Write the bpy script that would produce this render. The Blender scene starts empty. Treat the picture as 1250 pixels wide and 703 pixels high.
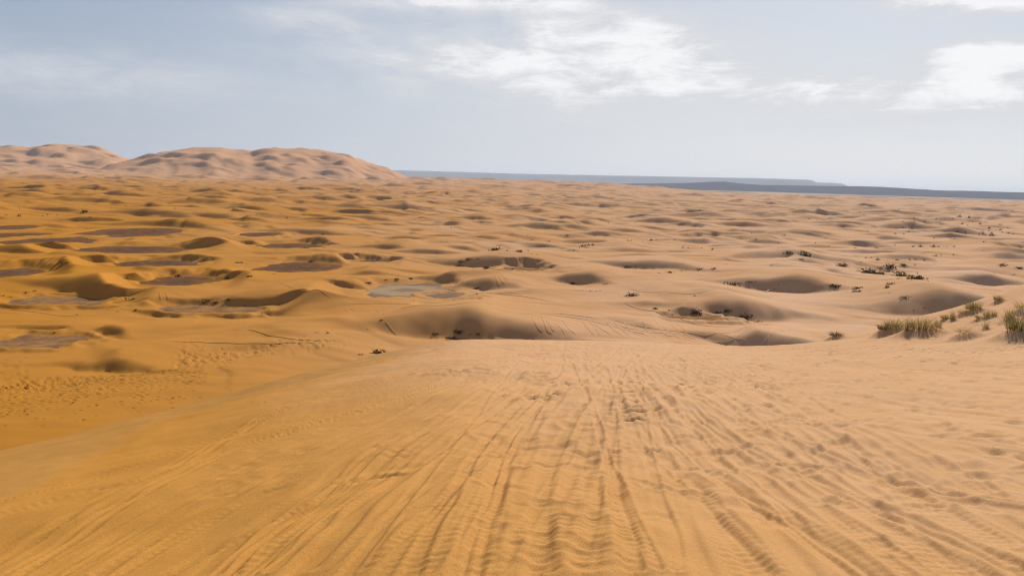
import bpy, bmesh, math, random
import numpy as np
from mathutils import Matrix, Vector

R = math.radians
sc = bpy.context.scene
rng = np.random.default_rng(11)
random.seed(5)

# ------------------------------------------------------------------ camera
F = 981.0                       # focal length in photo pixels (photo 1250 x 703)
PITCH, ROLL = R(-7.69), R(1.55)
fwd = Vector((0, math.cos(PITCH), math.sin(PITCH)))
rt0 = Vector((1, 0, 0)); up0 = rt0.cross(fwd)
right = rt0 * math.cos(ROLL) + up0 * math.sin(ROLL)
upv = -rt0 * math.sin(ROLL) + up0 * math.cos(ROLL)
cam = bpy.data.cameras.new('camera'); camo = bpy.data.objects.new('camera', cam)
sc.collection.objects.link(camo)
camo.matrix_world = Matrix(((right.x, upv.x, -fwd.x, 0), (right.y, upv.y, -fwd.y, 0),
                            (right.z, upv.z, -fwd.z, 0), (0, 0, 0, 1)))
cam.sensor_width = 36; cam.lens = F / 1250 * 36
cam.clip_start = 0.1; cam.clip_end = 200000
sc.camera = camo

# ------------------------------------------------------------------ light
SUN_EL, SUN_AZ = R(34), R(22)   # azimuth to the right of the view direction (+Y)
sun = bpy.data.lights.new('sun', 'SUN'); sun.energy = 5.3; sun.angle = R(0.5)
sun.color = (1.0, 0.93, 0.82)
suno = bpy.data.objects.new('sun', sun); sc.collection.objects.link(suno)
sdir = Vector((math.sin(SUN_AZ) * math.cos(SUN_EL), math.cos(SUN_AZ) * math.cos(SUN_EL), math.sin(SUN_EL)))
suno.rotation_euler = sdir.to_track_quat('Z', 'Y').to_euler()
suno.location = (0, 0, 300)
sc.view_settings.view_transform = 'Standard'; sc.view_settings.look = 'None'
sc.view_settings.exposure = 0.0; sc.view_settings.gamma = 1.0
sc.view_settings.use_curve_mapping = False
sc.render.engine = 'CYCLES'
sc.cycles.use_denoising = True; sc.cycles.denoising_prefilter = 'NONE'; sc.cycles.denoising_input_passes = 'RGB_ALBEDO_NORMAL'
sc.cycles.filter_width = 1.2
sc.cycles.max_bounces = 5


class NT:
    """small helper for node trees"""
    def __init__(s, t): s.t = t
    def n(s, typ, **kw):
        o = s.t.nodes.new(typ)
        for k, v in kw.items(): setattr(o, k, v)
        return o
    def link(s, a, b): s.t.links.new(a, b)
    def val(s, sock, v):
        if isinstance(v, bpy.types.NodeSocket): s.link(v, sock)
        else: sock.default_value = v
    def m(s, op, a, b=None, c=None, clamp=False):
        o = s.n('ShaderNodeMath', operation=op); o.use_clamp = clamp
        s.val(o.inputs[0], a)
        if b is not None: s.val(o.inputs[1], b)
        if c is not None: s.val(o.inputs[2], c)
        return o.outputs[0]
    def ramp(s, x, lo, hi, a=0.0, b=1.0):
        o = s.n('ShaderNodeMapRange', interpolation_type='SMOOTHSTEP')
        s.val(o.inputs['Value'], x); s.val(o.inputs['From Min'], lo); s.val(o.inputs['From Max'], hi)
        s.val(o.inputs['To Min'], a); s.val(o.inputs['To Max'], b)
        return o.outputs['Result']
    def mix(s, f, a, b, mode='MIX'):
        o = s.n('ShaderNodeMix', data_type='RGBA', blend_type=mode)
        s.val(o.inputs['Factor'], f); s.val(o.inputs['A'], a) if False else None
        s.val(o.inputs[6], a); s.val(o.inputs[7], b)
        return o.outputs[2]
    def noise(s, vec, scale, detail=4, rough=0.5, dist=0.0):
        o = s.n('ShaderNodeTexNoise')
        if vec is not None: s.link(vec, o.inputs['Vector'])
        s.val(o.inputs['Scale'], scale); s.val(o.inputs['Detail'], detail)
        s.val(o.inputs['Roughness'], rough); s.val(o.inputs['Distortion'], dist)
        return o.outputs['Fac']
    def comb(s, x, y, z):
        o = s.n('ShaderNodeCombineXYZ')
        for i, v in enumerate((x, y, z)): s.val(o.inputs[i], v)
        return o.outputs[0]


# ------------------------------------------------------------------ sky
w = bpy.data.worlds.new('World'); sc.world = w; w.use_nodes = True
t = NT(w.node_tree); w.node_tree.nodes.clear()
sky = t.n('ShaderNodeTexSky', sky_type='NISHITA')
sky.sun_disc = False; sky.sun_elevation = SUN_EL; sky.sun_rotation = SUN_AZ
sky.altitude = 700; sky.air_density = 1.0; sky.dust_density = 2.4; sky.ozone_density = 1.6
tc = t.n('ShaderNodeTexCoord')
sep = t.n('ShaderNodeSeparateXYZ'); t.link(tc.outputs['Generated'], sep.inputs[0])
X, Y, Z = sep.outputs
az = t.m('MULTIPLY', t.m('ARCTAN2', X, Y), 57.29578)
el = t.m('MULTIPLY', t.m('ARCSINE', Z), 57.29578)
den = t.m('ADD', t.m('MAXIMUM', Z, 0.0), 0.10)
px_ = t.m('DIVIDE', X, den); py_ = t.m('DIVIDE', Y, den)
cv = t.comb(px_, py_, 0.0)
n_big = t.noise(cv, 0.55, 3, 0.5)
cv2 = t.comb(X, Y, t.m('MULTIPLY', Z, 2.3))
n_fine = t.noise(cv2, 9.0, 10, 0.64, 0.5)
cv3 = t.comb(t.m('ADD', X, 4.0), Y, t.m('MULTIPLY', Z, 5.0))
n_wisp = t.noise(cv3, 12.0, 10, 0.66, 0.6)
# clouds of this day: (azimuth, elevation, half width, half height, strength)
BLOBS = [(3.0, 8.2, 12, 2.6, .84), (9, 10.0, 8, 1.5, .52), (14, 7.8, 6, 1.4, .42), (-7, 8.0, 9, .9, .34), (-3.5, 11.9, 9, .8, .80), (-14, 10.0, 4.5, 1.1, .50), (-9, 12.6, 5, .7, .5), (8, 6.0, 14, 1.2, .34),
         (30.5, 11.5, 6.5, 1.2, 1.7), (31.5, 8.2, 5.4, 1.0, 1.35), (27, 5.9, 10, 1.4, .92), (-30, 5.6, 15, 1.6, .30), (14, 4.0, 22, 1.0, .28),
         (45, 11, 10, 3, .7), (60, 16, 14, 5, .6), (20, 22, 16, 4, .5), (-10, 28, 20, 5, .4), (-55, 12, 14, 3, .4)]
cov = None
for a0, e0, sa, se, st in BLOBS:
    da = t.m('DIVIDE', t.m('SUBTRACT', az, a0), sa); de = t.m('DIVIDE', t.m('SUBTRACT', el, e0), se)
    q = t.m('ADD', t.m('MULTIPLY', da, da), t.m('MULTIPLY', de, de))
    g = t.m('MULTIPLY', t.m('EXPONENT', t.m('MULTIPLY', q, -1.0)), st)
    cov = g if cov is None else t.m('ADD', cov, g)
cov = t.m('ADD', cov, t.m('MULTIPLY', t.m('SUBTRACT', n_big, 0.5), 0.5))
tex = t.m('ADD', t.m('MULTIPLY', n_fine, 0.62), t.m('MULTIPLY', n_wisp, 0.38))
dens = t.m('ADD', t.m('MULTIPLY', cov, 0.80), t.m('MULTIPLY', t.m('MULTIPLY', t.m('SUBTRACT', tex, 0.5), 2.9), t.m('MULTIPLY_ADD', cov, 1.2, 0.06, clamp=True)))
mask = t.ramp(dens, -0.06, 0.66, 0.0, 0.92)
core = t.ramp(dens, 0.45, 0.95, 0.0, 1.0)
# a high thin veil that thickens towards the horizon and towards the sun
veil = t.m('ADD', t.m('MULTIPLY', t.m('EXPONENT', t.m('MULTIPLY', t.m('MAXIMUM', el, 0.0), -0.068)), t.ramp(el, 14.0, 50.0, 0.86, 0.25)), 0.03)
vcol = t.mix(t.m('MULTIPLY_ADD', t.m('COSINE', t.m('SUBTRACT', t.m('ARCTAN2', X, Y), SUN_AZ + 0.25)), 1.6, -0.62, clamp=True), (5.0, 5.45, 6.35, 1), (8.3, 8.5, 8.85, 1))
skyd = t.mix(t.ramp(el, 12.0, 40.0, 0.68, 0.85), sky.outputs[0], t.mix(t.ramp(el, 12.0, 40.0), (1.75, 2.7, 4.25, 1), (0.95, 1.15, 1.6, 1)))  # unseen sky higher up dimmed and less blue, shaped for warmer shade
base = t.mix(veil, skyd, vcol)
ccol = t.mix(core, (7.1, 7.2, 7.5, 1), (9.6, 9.6, 9.7, 1))
col = t.mix(mask, base, ccol)
bg = t.n('ShaderNodeBackground'); t.link(col, bg.inputs[0]); bg.inputs[1].default_value = 0.1
wo = t.n('ShaderNodeOutputWorld'); t.link(bg.outputs[0], wo.inputs[0])

# ------------------------------------------------------------------ pixel / noise helpers
CR = np.array(right); CU = np.array(upv); CF = np.array(fwd)


def ray(px, py):
    d = CF * F + CR * (px - 625.0) - CU * (py - 351.5)
    return d / np.linalg.norm(d)


def azim(px, py):
    d = ray(px, py); return math.atan2(d[0], d[1])


def tandep(px, py):
    d = ray(px, py); return -d[2] / math.hypot(d[0], d[1])


PERM = rng.permutation(512).astype(np.int32)
GR = np.stack([np.cos(np.arange(512) * 2.399), np.sin(np.arange(512) * 2.399)], 1).astype(np.float32)


def perlin(x, y):
    x = np.asarray(x, dtype=np.float32); y = np.asarray(y, dtype=np.float32)
    xf0 = np.floor(x); yf0 = np.floor(y)
    xi = xf0.astype(np.int32); yi = yf0.astype(np.int32)
    fx = x - xf0; fy = y - yf0
    def h(a, b): return GR[PERM[(PERM[a & 511] + b) & 511]]
    def dot(a, b, u, v):
        g = h(a, b); return g[..., 0] * u + g[..., 1] * v
    u = fx * fx * fx * (fx * (fx * 6 - 15) + 10); v = fy * fy * fy * (fy * (fy * 6 - 15) + 10)
    n0 = dot(xi, yi, fx, fy); n1 = dot(xi + 1, yi, fx - 1, fy)
    m0 = dot(xi, yi + 1, fx, fy - 1); m1 = dot(xi + 1, yi + 1, fx - 1, fy - 1)
    a = n0 + u * (n1 - n0); b = m0 + u * (m1 - m0)
    return (a + v * (b - a)) * 1.5


def fbm(x, y, o=3, g=0.5):
    s = 0; a = 1.0; f = 1.0
    for k in range(o):
        s = s + a * perlin(x * f + 17.3 * k, y * f - 9.1 * k); a *= g; f *= 2.03
    return s


def sstep(a, b, x):
    q = np.clip((x - a) / (b - a), 0, 1); return q * q * (3 - 2 * q)


# ------------------------------------------------------------------ polar grid
fine = np.radians(np.linspace(-37.5, 37.5, 561))
wide = np.radians(np.concatenate([np.linspace(39, 60, 10), np.linspace(66, 180, 20)]))
aF = np.concatenate([-wide[::-1], fine, wide])
aN = np.empty(2 * len(aF) - 1); aN[::2] = aF; aN[1::2] = (aF[:-1] + aF[1:]) / 2
rN = list(np.arange(0.4, 3.4, 0.3)); r = 3.4
while r < 70: rN.append(r); r += min(max(0.95 * r * r / 1668, 0.021), 0.235)
rN = np.array(rN + [70.0])
rF = [70.0]
for stop, step in ((130, 1.5), (212, 0.5), (600, 1.2), (1200, 2.5), (2500, 6), (7800, 15)):
    while rF[-1] < stop: rF.append(rF[-1] + step)
rF = np.array(rF)
GN_R, GN_A = np.meshgrid(rN, aN, indexing='ij'); GF_R, GF_A = np.meshgrid(rF, aF, indexing='ij')
XN, YN = GN_R * np.sin(GN_A), GN_R * np.cos(GN_A)
XF, YF = GF_R * np.sin(GF_A), GF_R * np.cos(GF_A)

# ------------------------------------------------------------------ the crest dune we stand on
PLAIN = -50.0
# its silhouette against the plain in photo pixels, edge distance and a mid knee: (px, py_edge, d_edge, py_knee, d_knee)
EDGE = [(-120, 575, 30, None, 0), (0, 545, 34, None, 0), (120, 516, 40, None, 0), (240, 487, 47, None, 0), (350, 458, 54, None, 0),
        (450, 432, 60, None, 0), (560, 413, 62, None, 0), (700, 414, 62, None, 0), (800, 417, 62, None, 0), (900, 421, 60, None, 0),
        (960, 420, 60, None, 0), (1020, 413, 62, 424, 48), (1060, 400, 64, 424, 47), (1100, 387, 66, 425, 45),
        (1150, 376, 67, 426, 45), (1189, 365, 68, 427, 44), (1212, 355, 68, 427, 44), (1250, 340, 69, 428, 44), (1330, 322, 69, 429, 44)]
DT = np.arange(0, 260, 0.25)
tab_a, tab_z, tab_de = [], [], []
for px, py, de, pk, dk in EDGE:
    ze = -de * tandep(px, py)
    xs, zs = [-20, 0], [-1.7 + 0.15 * 20 * 0.6, -1.7]
    if pk: xs.append(dk); zs.append(-dk * tandep(px, pk))
    xs.append(de); zs.append(ze)
    xs += [de + 4, de + 110]; zs += [ze - 1.6, ze - 1.6 - 106 * 0.6]
    z = np.interp(DT, xs, zs)
    ker = np.exp(-0.5 * (np.arange(-24, 25) / 8.0) ** 2); ker /= ker.sum()
    zz = np.convolve(np.pad(z, 24, mode='reflect', reflect_type='odd'), ker, mode='valid')
    tab_a.append(azim(px, py)); tab_z.append(zz); tab_de.append(de)
tab_a = np.array(tab_a); tab_z = np.array(tab_z); tab_de = np.array(tab_de)
UA = np.radians(np.arange(-44, 44.1, 0.5))
UZ = np.stack([np.interp(UA, tab_a, tab_z[:, j]) for j in range(len(DT))], 1)
UD = np.interp(UA, tab_a, tab_de)
k2 = np.exp(-0.5 * (np.arange(-5, 6) / 2.0) ** 2); k2 /= k2.sum()
UZ = np.stack([np.convolve(np.pad(UZ[:, j], 5, mode='edge'), k2, mode='valid') for j in range(len(DT))], 1)


def fg(A, D):
    A = np.clip(A, UA[0], UA[-1]); D = np.clip(D, 0, DT[-1] - 0.3)
    ia = np.clip(((A - UA[0]) / (UA[1] - UA[0])), 0, len(UA) - 1.001); a0 = ia.astype(int); fa = ia - a0
    idd = D / 0.25; d0 = idd.astype(int); fd = idd - d0
    return ((UZ[a0, d0] * (1 - fa) + UZ[a0 + 1, d0] * fa) * (1 - fd) + (UZ[a0, d0 + 1] * (1 - fa) + UZ[a0 + 1, d0 + 1] * fa) * fd)


DD = np.arange(0.5, 110, 0.05)


def fg_hit(px, py):
    """where the ray of a photo pixel meets the crest dune: (x, y, z)"""
    a = azim(px, py); k = tandep(px, py)
    z = fg(np.full_like(DD, a), DD)
    i = np.argmax(z > -DD * k)
    d = DD[i] if i > 0 else 60.0
    return d * math.sin(a), d * math.cos(a), -d * k


def plain_hit(px, py, z=PLAIN):
    d = ray(px, py); s = z / d[2]
    return d[0] * s, d[1] * s, s


# ------------------------------------------------------------------ dune field
def base_plain(x, y, rr, a):
    z = PLAIN + 2.6 * fbm(x / 260, y / 260, 2) + 1.1 * perlin(x / 85 + 9, y / 60) + 0.45 * perlin(x / 32, y / 22 + 5) + 0.16 * fbm(x / 13 + 3, y / 8, 2) * sstep(2500, 900, rr)
    deg = np.degrees(a)
    rise = np.interp(deg, [-40, -10, 6, 9.5, 14, 40], [38, 38, 36, 22, 0, 0])
    z = z + rise * sstep(2200, 5200, rr)
    return z


ZF = base_plain(XF, YF, GF_R, GF_A)
ZN = np.full_like(XN, -60.0)
flat = np.zeros_like(ZF)
DUNE = np.zeros_like(ZF)
HOL = np.zeros_like(ZF)


def slices(cx, cy, rad, RR, AA):
    rc = math.hypot(cx, cy); ac = math.atan2(cx, cy)
    i0, i1 = np.searchsorted(RR, rc - rad), np.searchsorted(RR, rc + rad)
    da = math.asin(min(1.0, rad / max(rc, rad * 1.001)))
    j0, j1 = np.searchsorted(AA, ac - da), np.searchsorted(AA, ac + da)
    return slice(max(0, i0 - 1), i1 + 1), slice(max(0, j0 - 1), j1 + 1)


def barchan(cx, cy, W, h, face, curve=0.35, back=7.0, k=0.8, rep=0.70, hollow=0.0):
    """one dune: slip face base centre at cx, cy, the slip face looking towards azimuth `face`"""
    fx, fy = math.sin(face), math.cos(face)
    si, sj = slices(cx, cy, max(W * 4.2, h * back * 2.6), rF, aF)
    x = XF[si, sj] - cx; y = YF[si, sj] - cy
    if x.size == 0: return
    v = -(x * fx + y * fy); u = x * fy - y * fx
    uu = u / W
    core = np.exp(-(uu * uu) * 1.1)
    H = h * (0.68 * core + 0.32 * np.exp(-(uu / 2.1) ** 2)) * (1 + 0.22 * perlin(u / W * 1.7 + cx, cy * 0.1 + v * 0))
    L = np.maximum(H * 1.571 / (rep * (0.22 + 0.78 * np.exp(-(uu * uu) * 0.7))), 0.4)
    Lm = h * 1.571 / rep
    vc = Lm - curve * W * np.minimum(uu * uu, 2.2) + 0.20 * W * perlin(u / W * 1.1 + cx * .3, cy * .2 + 4) + 0.06 * W * perlin(u / W * 3.1 + cy * .3, cx * .2 + 4)
    tq = np.clip((v - vc) / L + 1, 0, 1)
    front = H * np.sin(tq * 1.5708)
    bk = H * np.exp(-((v - vc) / (h * back)) ** 2)
    d = np.where(v < vc, front, bk)
    amp = 0.80 if hollow else 1.0
    d = d * amp
    D0 = DUNE[si, sj]
    m = np.clip((D0 - d + k) / (2 * k), 0, 1)
    new = D0 * m + d * (1 - m) + k * m * (1 - m)
    new = D0 + (new - D0) * sstep(0, 0.12 * h, d)
    if hollow:
        w_ = v - (vc - Lm)
        g = np.exp(-np.where(w_ > 0, (w_ / (Lm * 0.75)) ** 2, (w_ / (Lm * 3.2)) ** 2) - (uu / 1.15) ** 2)
        HOL[si, sj] = np.maximum(HOL[si, sj], hollow * g * (1 + 0.35 * perlin(u / W * 1.4 + cy, v / W)))
    DUNE[si, sj] = new


def smax(a, b, k):
    m = np.clip((a - b + k) / (2 * k), 0, 1); return a * m + b * (1 - m) + k * m * (1 - m)


WIND = math.atan2(-0.25, -0.97)
# slip faces the photograph shows: (px of base centre, py of base, width px, height px, extra turn in degrees)
SLIPS = [(556, 408, 168, 36, -12), (100, 360, 135, 26, 14), (318, 374, 78, 34, 42), (318, 374, 120, 26, -5), (590, 353, 75, 19, 0), (596, 323, 96, 16, 12),
         (115, 449, 92, 18, 0), (126, 405, 46, 14, 10), (800, 377, 66, 14, 12), (905, 384, 130, 28, -22), (965, 351, 104, 17, 10), (1163, 379, 100, 24, -4),
         (785, 328, 88, 12, 8), (705, 345, 62, 13, 12), (50, 331, 70, 17, 20), (25, 308, 66, 11, 8), (182, 264, 72, 10, 0), (203, 277, 76, 9, 4), (250, 267, 62, 9, 6),
         (300, 303, 60, 7, 5), (372, 284, 74, 8, 8), (376, 297, 38, 10, 10), (232, 303, 38, 12, 16), (395, 320, 58, 12, 6), (262, 338, 44, 15, 26), (470, 304, 34, 9, 0),
         (532, 344, 44, 18, 30), (436, 336, 70, 10, -6), (590, 290, 30, 6, 0), (624, 266, 36, 6, 5), (660, 280, 36, 8, 5), (707, 275, 28, 7, 14), (579, 270, 24, 5, 0), (455, 269, 32, 6, 0),
         (475, 262, 28, 5, 0), (654, 259, 20, 6, 0), (724, 288, 32, 6, 6), (717, 296, 46, 6, 0), (762, 283, 36, 5, 0), (806, 271, 44, 7, 0), (850, 296, 34, 8, 20), (1110, 280, 46, 8, -6),
         (1086, 262, 46, 9, 6), (1168, 285, 30, 7, 18), (902, 277, 46, 7, 0), (977, 287, 46, 7, 10), (932, 296, 32, 6, 0), (922, 308, 32, 7, 0), (1130, 301, 52, 6, 6), (1240, 318, 30, 10, 0),
         (1204, 342, 52, 10, 4), (930, 420, 175, 26, 26), (440, 321, 60, 8, 6), (520, 309, 60, 8, -6), (140, 330, 90, 9, 6), (60, 398, 80, 8, 0), (500, 292, 44, 7, 4), (560, 306, 40, 7, 0),
         (300, 258, 40, 6, 0), (110, 246, 60, 6, 0), (60, 258, 70, 6, 4), (150, 240, 50, 5, 0), (350, 248, 50, 6, 0), (420, 256, 50, 7, 6), (30, 233, 40, 6, 0), (110, 232, 40, 5, 8), (420, 234, 60, 6, 10), (400, 270, 44, 6, 0),
         (860, 262, 40, 5, 0), (1000, 262, 50, 6, 0), (1040, 276, 50, 5, 8), (1200, 258, 60, 6, 10), (1010, 303, 60, 5, 6), (850, 320, 80, 5, 10), (1060, 308, 70, 5, -6), (890, 303, 50, 5, 0)]
keep = []
for px, py, wpx, hpx, turn in SLIPS:
    x, y, s = plain_hit(px, py)
    mpp = s / F
    dep = math.atan(tandep(px, py))
    h = min(hpx * mpp / math.sin(R(30) + dep) * 0.5, 10.0)
    barchan(x, y, wpx * (0.56 if py > 330 else 0.68) * mpp, h * 1.05, WIND + R(turn), curve=0.22 if wpx > 60 else 0.3, back=10.0, hollow=(0.36 if py > 330 else 0.16) * h, rep=0.84)
    keep.append((x, y, wpx * 0.5 * mpp))
kx, ky, kw = np.array(keep).T
# gravel pans between the dunes: (px, py, half width px, half height px, kind)
PANS = [(163, 304.5, 57, 4.6, 'dark'), (165, 283.5, 46, 5.5, 'dark'), (366, 326, 46, 6.5, 'dark'), (355, 300, 38, 3.2, 'dark'), (317, 286.5, 22, 2.6, 'dark'), (190, 321, 46, 4.2, 'dark'),
        (222, 342.5, 40, 6.2, 'dark'), (4, 334, 34, 7.0, 'dark'), (8, 278, 26, 3.2, 'dark'), (12, 287.5, 42, 3.2, 'dark'), (62, 294.5, 46, 4.5, 'dark'), (250, 377, 62, 5, 'sandy'),
        (70, 367.5, 54, 4.5, 'sandy'), (44, 416.5, 44, 7.5, 'sandy'), (497, 354, 58, 9.5, 'pale'), (541, 361.5, 24, 4.0, 'pale'), (852, 388, 36, 4, 'sandy'), (455, 318.5, 24, 1.8, 'dark'), (640, 328, 26, 3.2, 'sandy')]
pans = []
for px, py, hw, hh, kind in PANS:
    x, y, s = plain_hit(px, py, -51.0)
    mpp = s / F
    a = hw * mpp; dep = math.atan(tandep(px, py)); b = hh * mpp / math.sin(dep)
    pans.append((x, y, a, b, kind))
# long linked ridges: a gentle far side, a steep side towards the camera, crests that rise and die away
wx, wy = -math.sin(WIND), -math.cos(WIND)


def ridges(lam, amp, seed, lat):
    al = XF * wx + YF * wy; ac = XF * wy - YF * wx
    ph = (al + 0.62 * lam * fbm(ac / lat + seed, al / (lat * 1.5), 2) + 0.5 * lam * perlin(ac / (lat * 3.1) + 3, al / (lat * 3) + seed)) / lam
    k = np.floor(ph); f = ph - k
    A = np.clip(0.30 + 0.95 * perlin(ac / (lat * 0.95) + k * 7.31 + seed, k * 3.7 + al / (lat * 4)), 0, 1.05)
    fs = 0.15
    shp = np.where(f < fs, np.sin(np.clip(f / fs, 0, 1) * 1.5708), 0.5 + 0.5 * np.cos(np.clip((f - fs) / (1 - fs), 0, 1) * math.pi))
    return amp * A * shp
mask_near = np.ones_like(ZF)
for x_, y_, w_ in keep:
    si, sj = slices(x_, y_, w_ * 3.2, rF, aF)
    mask_near[si, sj] *= 1 - 0.92 * np.exp(-((XF[si, sj] - x_) ** 2 + (YF[si, sj] - y_ ) ** 2) / (w_ * 1.5) ** 2)
for x_, y_, a_, b_, k_ in pans:
    si, sj = slices(x_, y_, max(a_, b_) * 2.2, rF, aF)
    mask_near[si, sj] *= 1 - np.exp(-(((XF[si, sj] - x_) / (a_ * 1.2)) ** 2 + ((YF[si, sj] - y_ + 12) / (b_ * 1.5 + 10)) ** 2))
RID = ridges(78, 5.6, 1.7, 62) + ridges(41, 2.3, 8.2, 38) * 0.8
RID = RID * sstep(200, 900, GF_R) ** 0.7 * np.where(GF_R < 1400, mask_near, 1)
# random dunes farther out
def far_ok(x, y, m):
    return not np.any((x - kx) ** 2 + (y - ky) ** 2 < (kw * 0.9 + m) ** 2) and not any(((x - p[0]) / (p[2] + m)) ** 2 + ((y - p[1]) / (p[3] + m)) ** 2 < 1 for p in pans)
for _ in range(1700):
    a = R(rng.uniform(-41, 41)); rr = math.sqrt(rng.uniform(520 ** 2, 6600 ** 2))
    x, y = rr * math.sin(a), rr * math.cos(a)
    W = (10 + 46 * rng.random() ** 1.7) * (1 + 0.35 * (rr > 2500)); h = W * rng.uniform(0.09, 0.21)
    if rr < 1700 and not far_ok(x, y, W * 0.9): continue
    barchan(x, y, W, h, WIND + rng.normal(0, 0.42), curve=rng.uniform(0.1, 0.45), back=rng.uniform(6, 11))
for _ in range(420):                # low swells near by
    a = R(rng.uniform(-41, 41)); rr = rng.uniform(230, 760); x, y = rr * math.sin(a), rr * math.cos(a)
    W = rng.uniform(8, 30); h = W * rng.uniform(0.03, 0.085)
    if not far_ok(x, y, W): continue
    barchan(x, y, W, h, WIND + rng.normal(0, 0.5), curve=rng.uniform(0.0, 0.4), back=9, rep=0.36)
# great dunes on the left, skyline in photo pixels
def great(sky_px, dist, front, backl, rough):
    aa = np.array([azim(p[0], p[1]) for p in sky_px]); hz = np.array([-tandep(p[0], p[1]) * dist for p in sky_px])
    top = np.interp(GF_A, aa, hz, left=-70, right=-70)
    sel = (GF_R > dist - front * 1.4) & (GF_R < dist + backl * 1.3) & (GF_A > aa[0] - .02) & (GF_A < aa[-1] + .02)
    wob = 160 * perlin(np.degrees(GF_A) * 0.55, 3.0 + dist * 0 + GF_R * 0)
    dr = GF_R - dist - 0.6 * wob
    p = np.where(dr < 0, 1 - sstep(0, front, -dr) , 1 - sstep(0, backl, dr))
    p = np.where(dr < 0, p ** 1.15, p)
    body = (PLAIN - 12) + (top - (PLAIN - 12)) * p
    # knife ridges running down the flank
    xr = XF / 330 + 0.6 * perlin(XF / 600, YF / 600); yr = YF / 700 + 0.5 * perlin(XF / 450 + 7, YF / 450)
    rg = (1 - np.abs(perlin(xr, yr)) * 1.6) + 0.4 * (1 - np.abs(perlin(xr * 2.3 + 3, yr * 2.3)) * 1.6)
    steep = sstep(0.02, 0.35, p) * sstep(1.02, 0.80, p)
    body = body + rough * (rg - 1.0) * steep
    return np.where(sel, body, -200)
G_LEFT = great([(-160, 200), (-100, 184), (-40, 181), (0, 178.5), (14, 177.5), (35, 180), (47, 178.5), (69, 176), (90, 177), (115, 180.5), (141, 189), (160, 195), (200, 205), (240, 212)], 6100, 1500, 900, 9)
G_MID = great([(100, 214), (140, 200), (161, 194.5), (184, 190.5), (213, 184), (237, 179.8), (271, 180.3), (289, 184.3), (307, 184), (336, 181.4), (389, 182.2), (406, 186), (432, 192.6), (474, 206), (502, 218), (530, 226)], 5000, 1350, 800, 10)
ZF = ZF + DUNE + RID - HOL
DUNE[:] = 0
for _ in range(160):                # larger slip faces on the great dunes
    a = R(rng.uniform(-38, -7)); rr = rng.uniform(3700, 6000); x, y = rr * math.sin(a), rr * math.cos(a)
    W = 24 + 70 * rng.random() ** 1.8; h = W * rng.uniform(0.18, 0.30)
    barchan(x, y, W, h, WIND + rng.normal(0.45, 0.6), curve=rng.uniform(-0.3, 0.8), back=rng.uniform(2.5, 5), k=2)
gd = np.maximum(G_LEFT, G_MID)
# the slip faces that show as dark marks on them: (px, py of base, width px, height px, turn)
for px, py, wpx, hpx, turn in [(252, 196, 48, 6, 8), (206, 194, 44, 5, -30), (188, 199, 34, 4, -20), (178, 194, 26, 4, -30), (305, 190, 14, 6, 30), (330, 196, 22, 5, 20), (345, 194, 16, 4, 0), (366, 197, 16, 4, 25), (390, 196, 24, 5, 30),
                               (410, 202, 16, 5, 20), (344, 210, 26, 5, 10), (396, 214, 26, 4, 0), (425, 211, 26, 4, 25), (352, 205, 18, 4, 20), (240, 204, 26, 4, 0), (285, 201, 24, 4, 10), (315, 204, 18, 4, 0), (270, 209, 22, 3, 0),
                               (35, 190, 18, 6, 0), (82, 183, 16, 5, 40), (34, 202, 18, 6, 0), (104, 202, 22, 6, 35), (64, 206, 28, 3, -15), (96, 206, 30, 3, -20), (50, 183, 16, 4, 0), (68, 192, 14, 4, 0), (10, 200, 18, 4, 0), (112, 182, 20, 4, 10)]:
    a = azim(px, py); j = int(np.argmin(np.abs(aF - a))); f_ = gd[:, j] + rF * tandep(px, py)
    if not (f_ > 0).any(): continue
    rr = float(rF[int(np.argmax(f_ > 0))]); mpp = rr / F
    barchan(rr * math.sin(a), rr * math.cos(a), wpx * .55 * mpp, hpx * mpp * 1.0, WIND + R(turn), curve=.3, back=3.5, k=2, rep=.8)
ZF = smax(ZF, gd + DUNE * 0.9 * sstep(-60, 0, gd), 3.0)
# the erg ends on the right and beyond the great dunes
deg = np.degrees(GF_A)
end_r = np.interp(deg, [-40, 5, 9, 14, 22, 34, 60], [7400, 6400, 5600, 5200, 5000, 4700, 4700]) + 260 * perlin(XF / 600, YF / 900)
ZF = ZF - 26 * sstep(0, 420, GF_R - end_r)
# low ground in front of the pans, then flat pan floors
for x, y, a, b, kind in pans:
    si, sj = slices(x, y, max(a, b) + 75, rF, aF)
    c_ = math.hypot(x, y); ox, oy = -x / c_, -y / c_
    dx, dy = XF[si, sj] - x, YF[si, sj] - y
    al = dx * ox + dy * oy; ac = dx * oy - dy * ox
    lim = -51.3 + 0.055 * np.maximum(al - b * 0.6, 0) + 7.0 * np.maximum(np.abs(ac) / a - 0.9, 0) ** 2 + 30 * sstep(45, 75, al) + 30 * sstep(0, -8, al)
    ZF[si, sj] = -smax(-ZF[si, sj], -lim, 1.4)
for x, y, a, b, kind in pans:
    si, sj = slices(x, y, max(a, b) * 1.7, rF, aF)
    dx = (XF[si, sj] - x) / a; dy = (YF[si, sj] - y) / b
    q = np.sqrt(dx * dx + dy * dy) * (1 + 0.26 * perlin(dx * 1.3 + x, dy * 1.3 + y) + 0.10 * perlin(dx * 5 + y, dy * 3 + x))
    f = 1 - sstep(0.72, 1.35, q)
    ZF[si, sj] = ZF[si, sj] * (1 - f) + (-51.35) * f
    rim = np.exp(-((q - 1.28) / 0.22) ** 2) * np.clip(-51.2 + 1.0 - ZF[si, sj], 0, 2)
    ZF[si, sj] += rim
# join with the crest dune
fF = fg(GF_A, GF_R)
ZF = smax(ZF, fF, 2.0)
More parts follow.
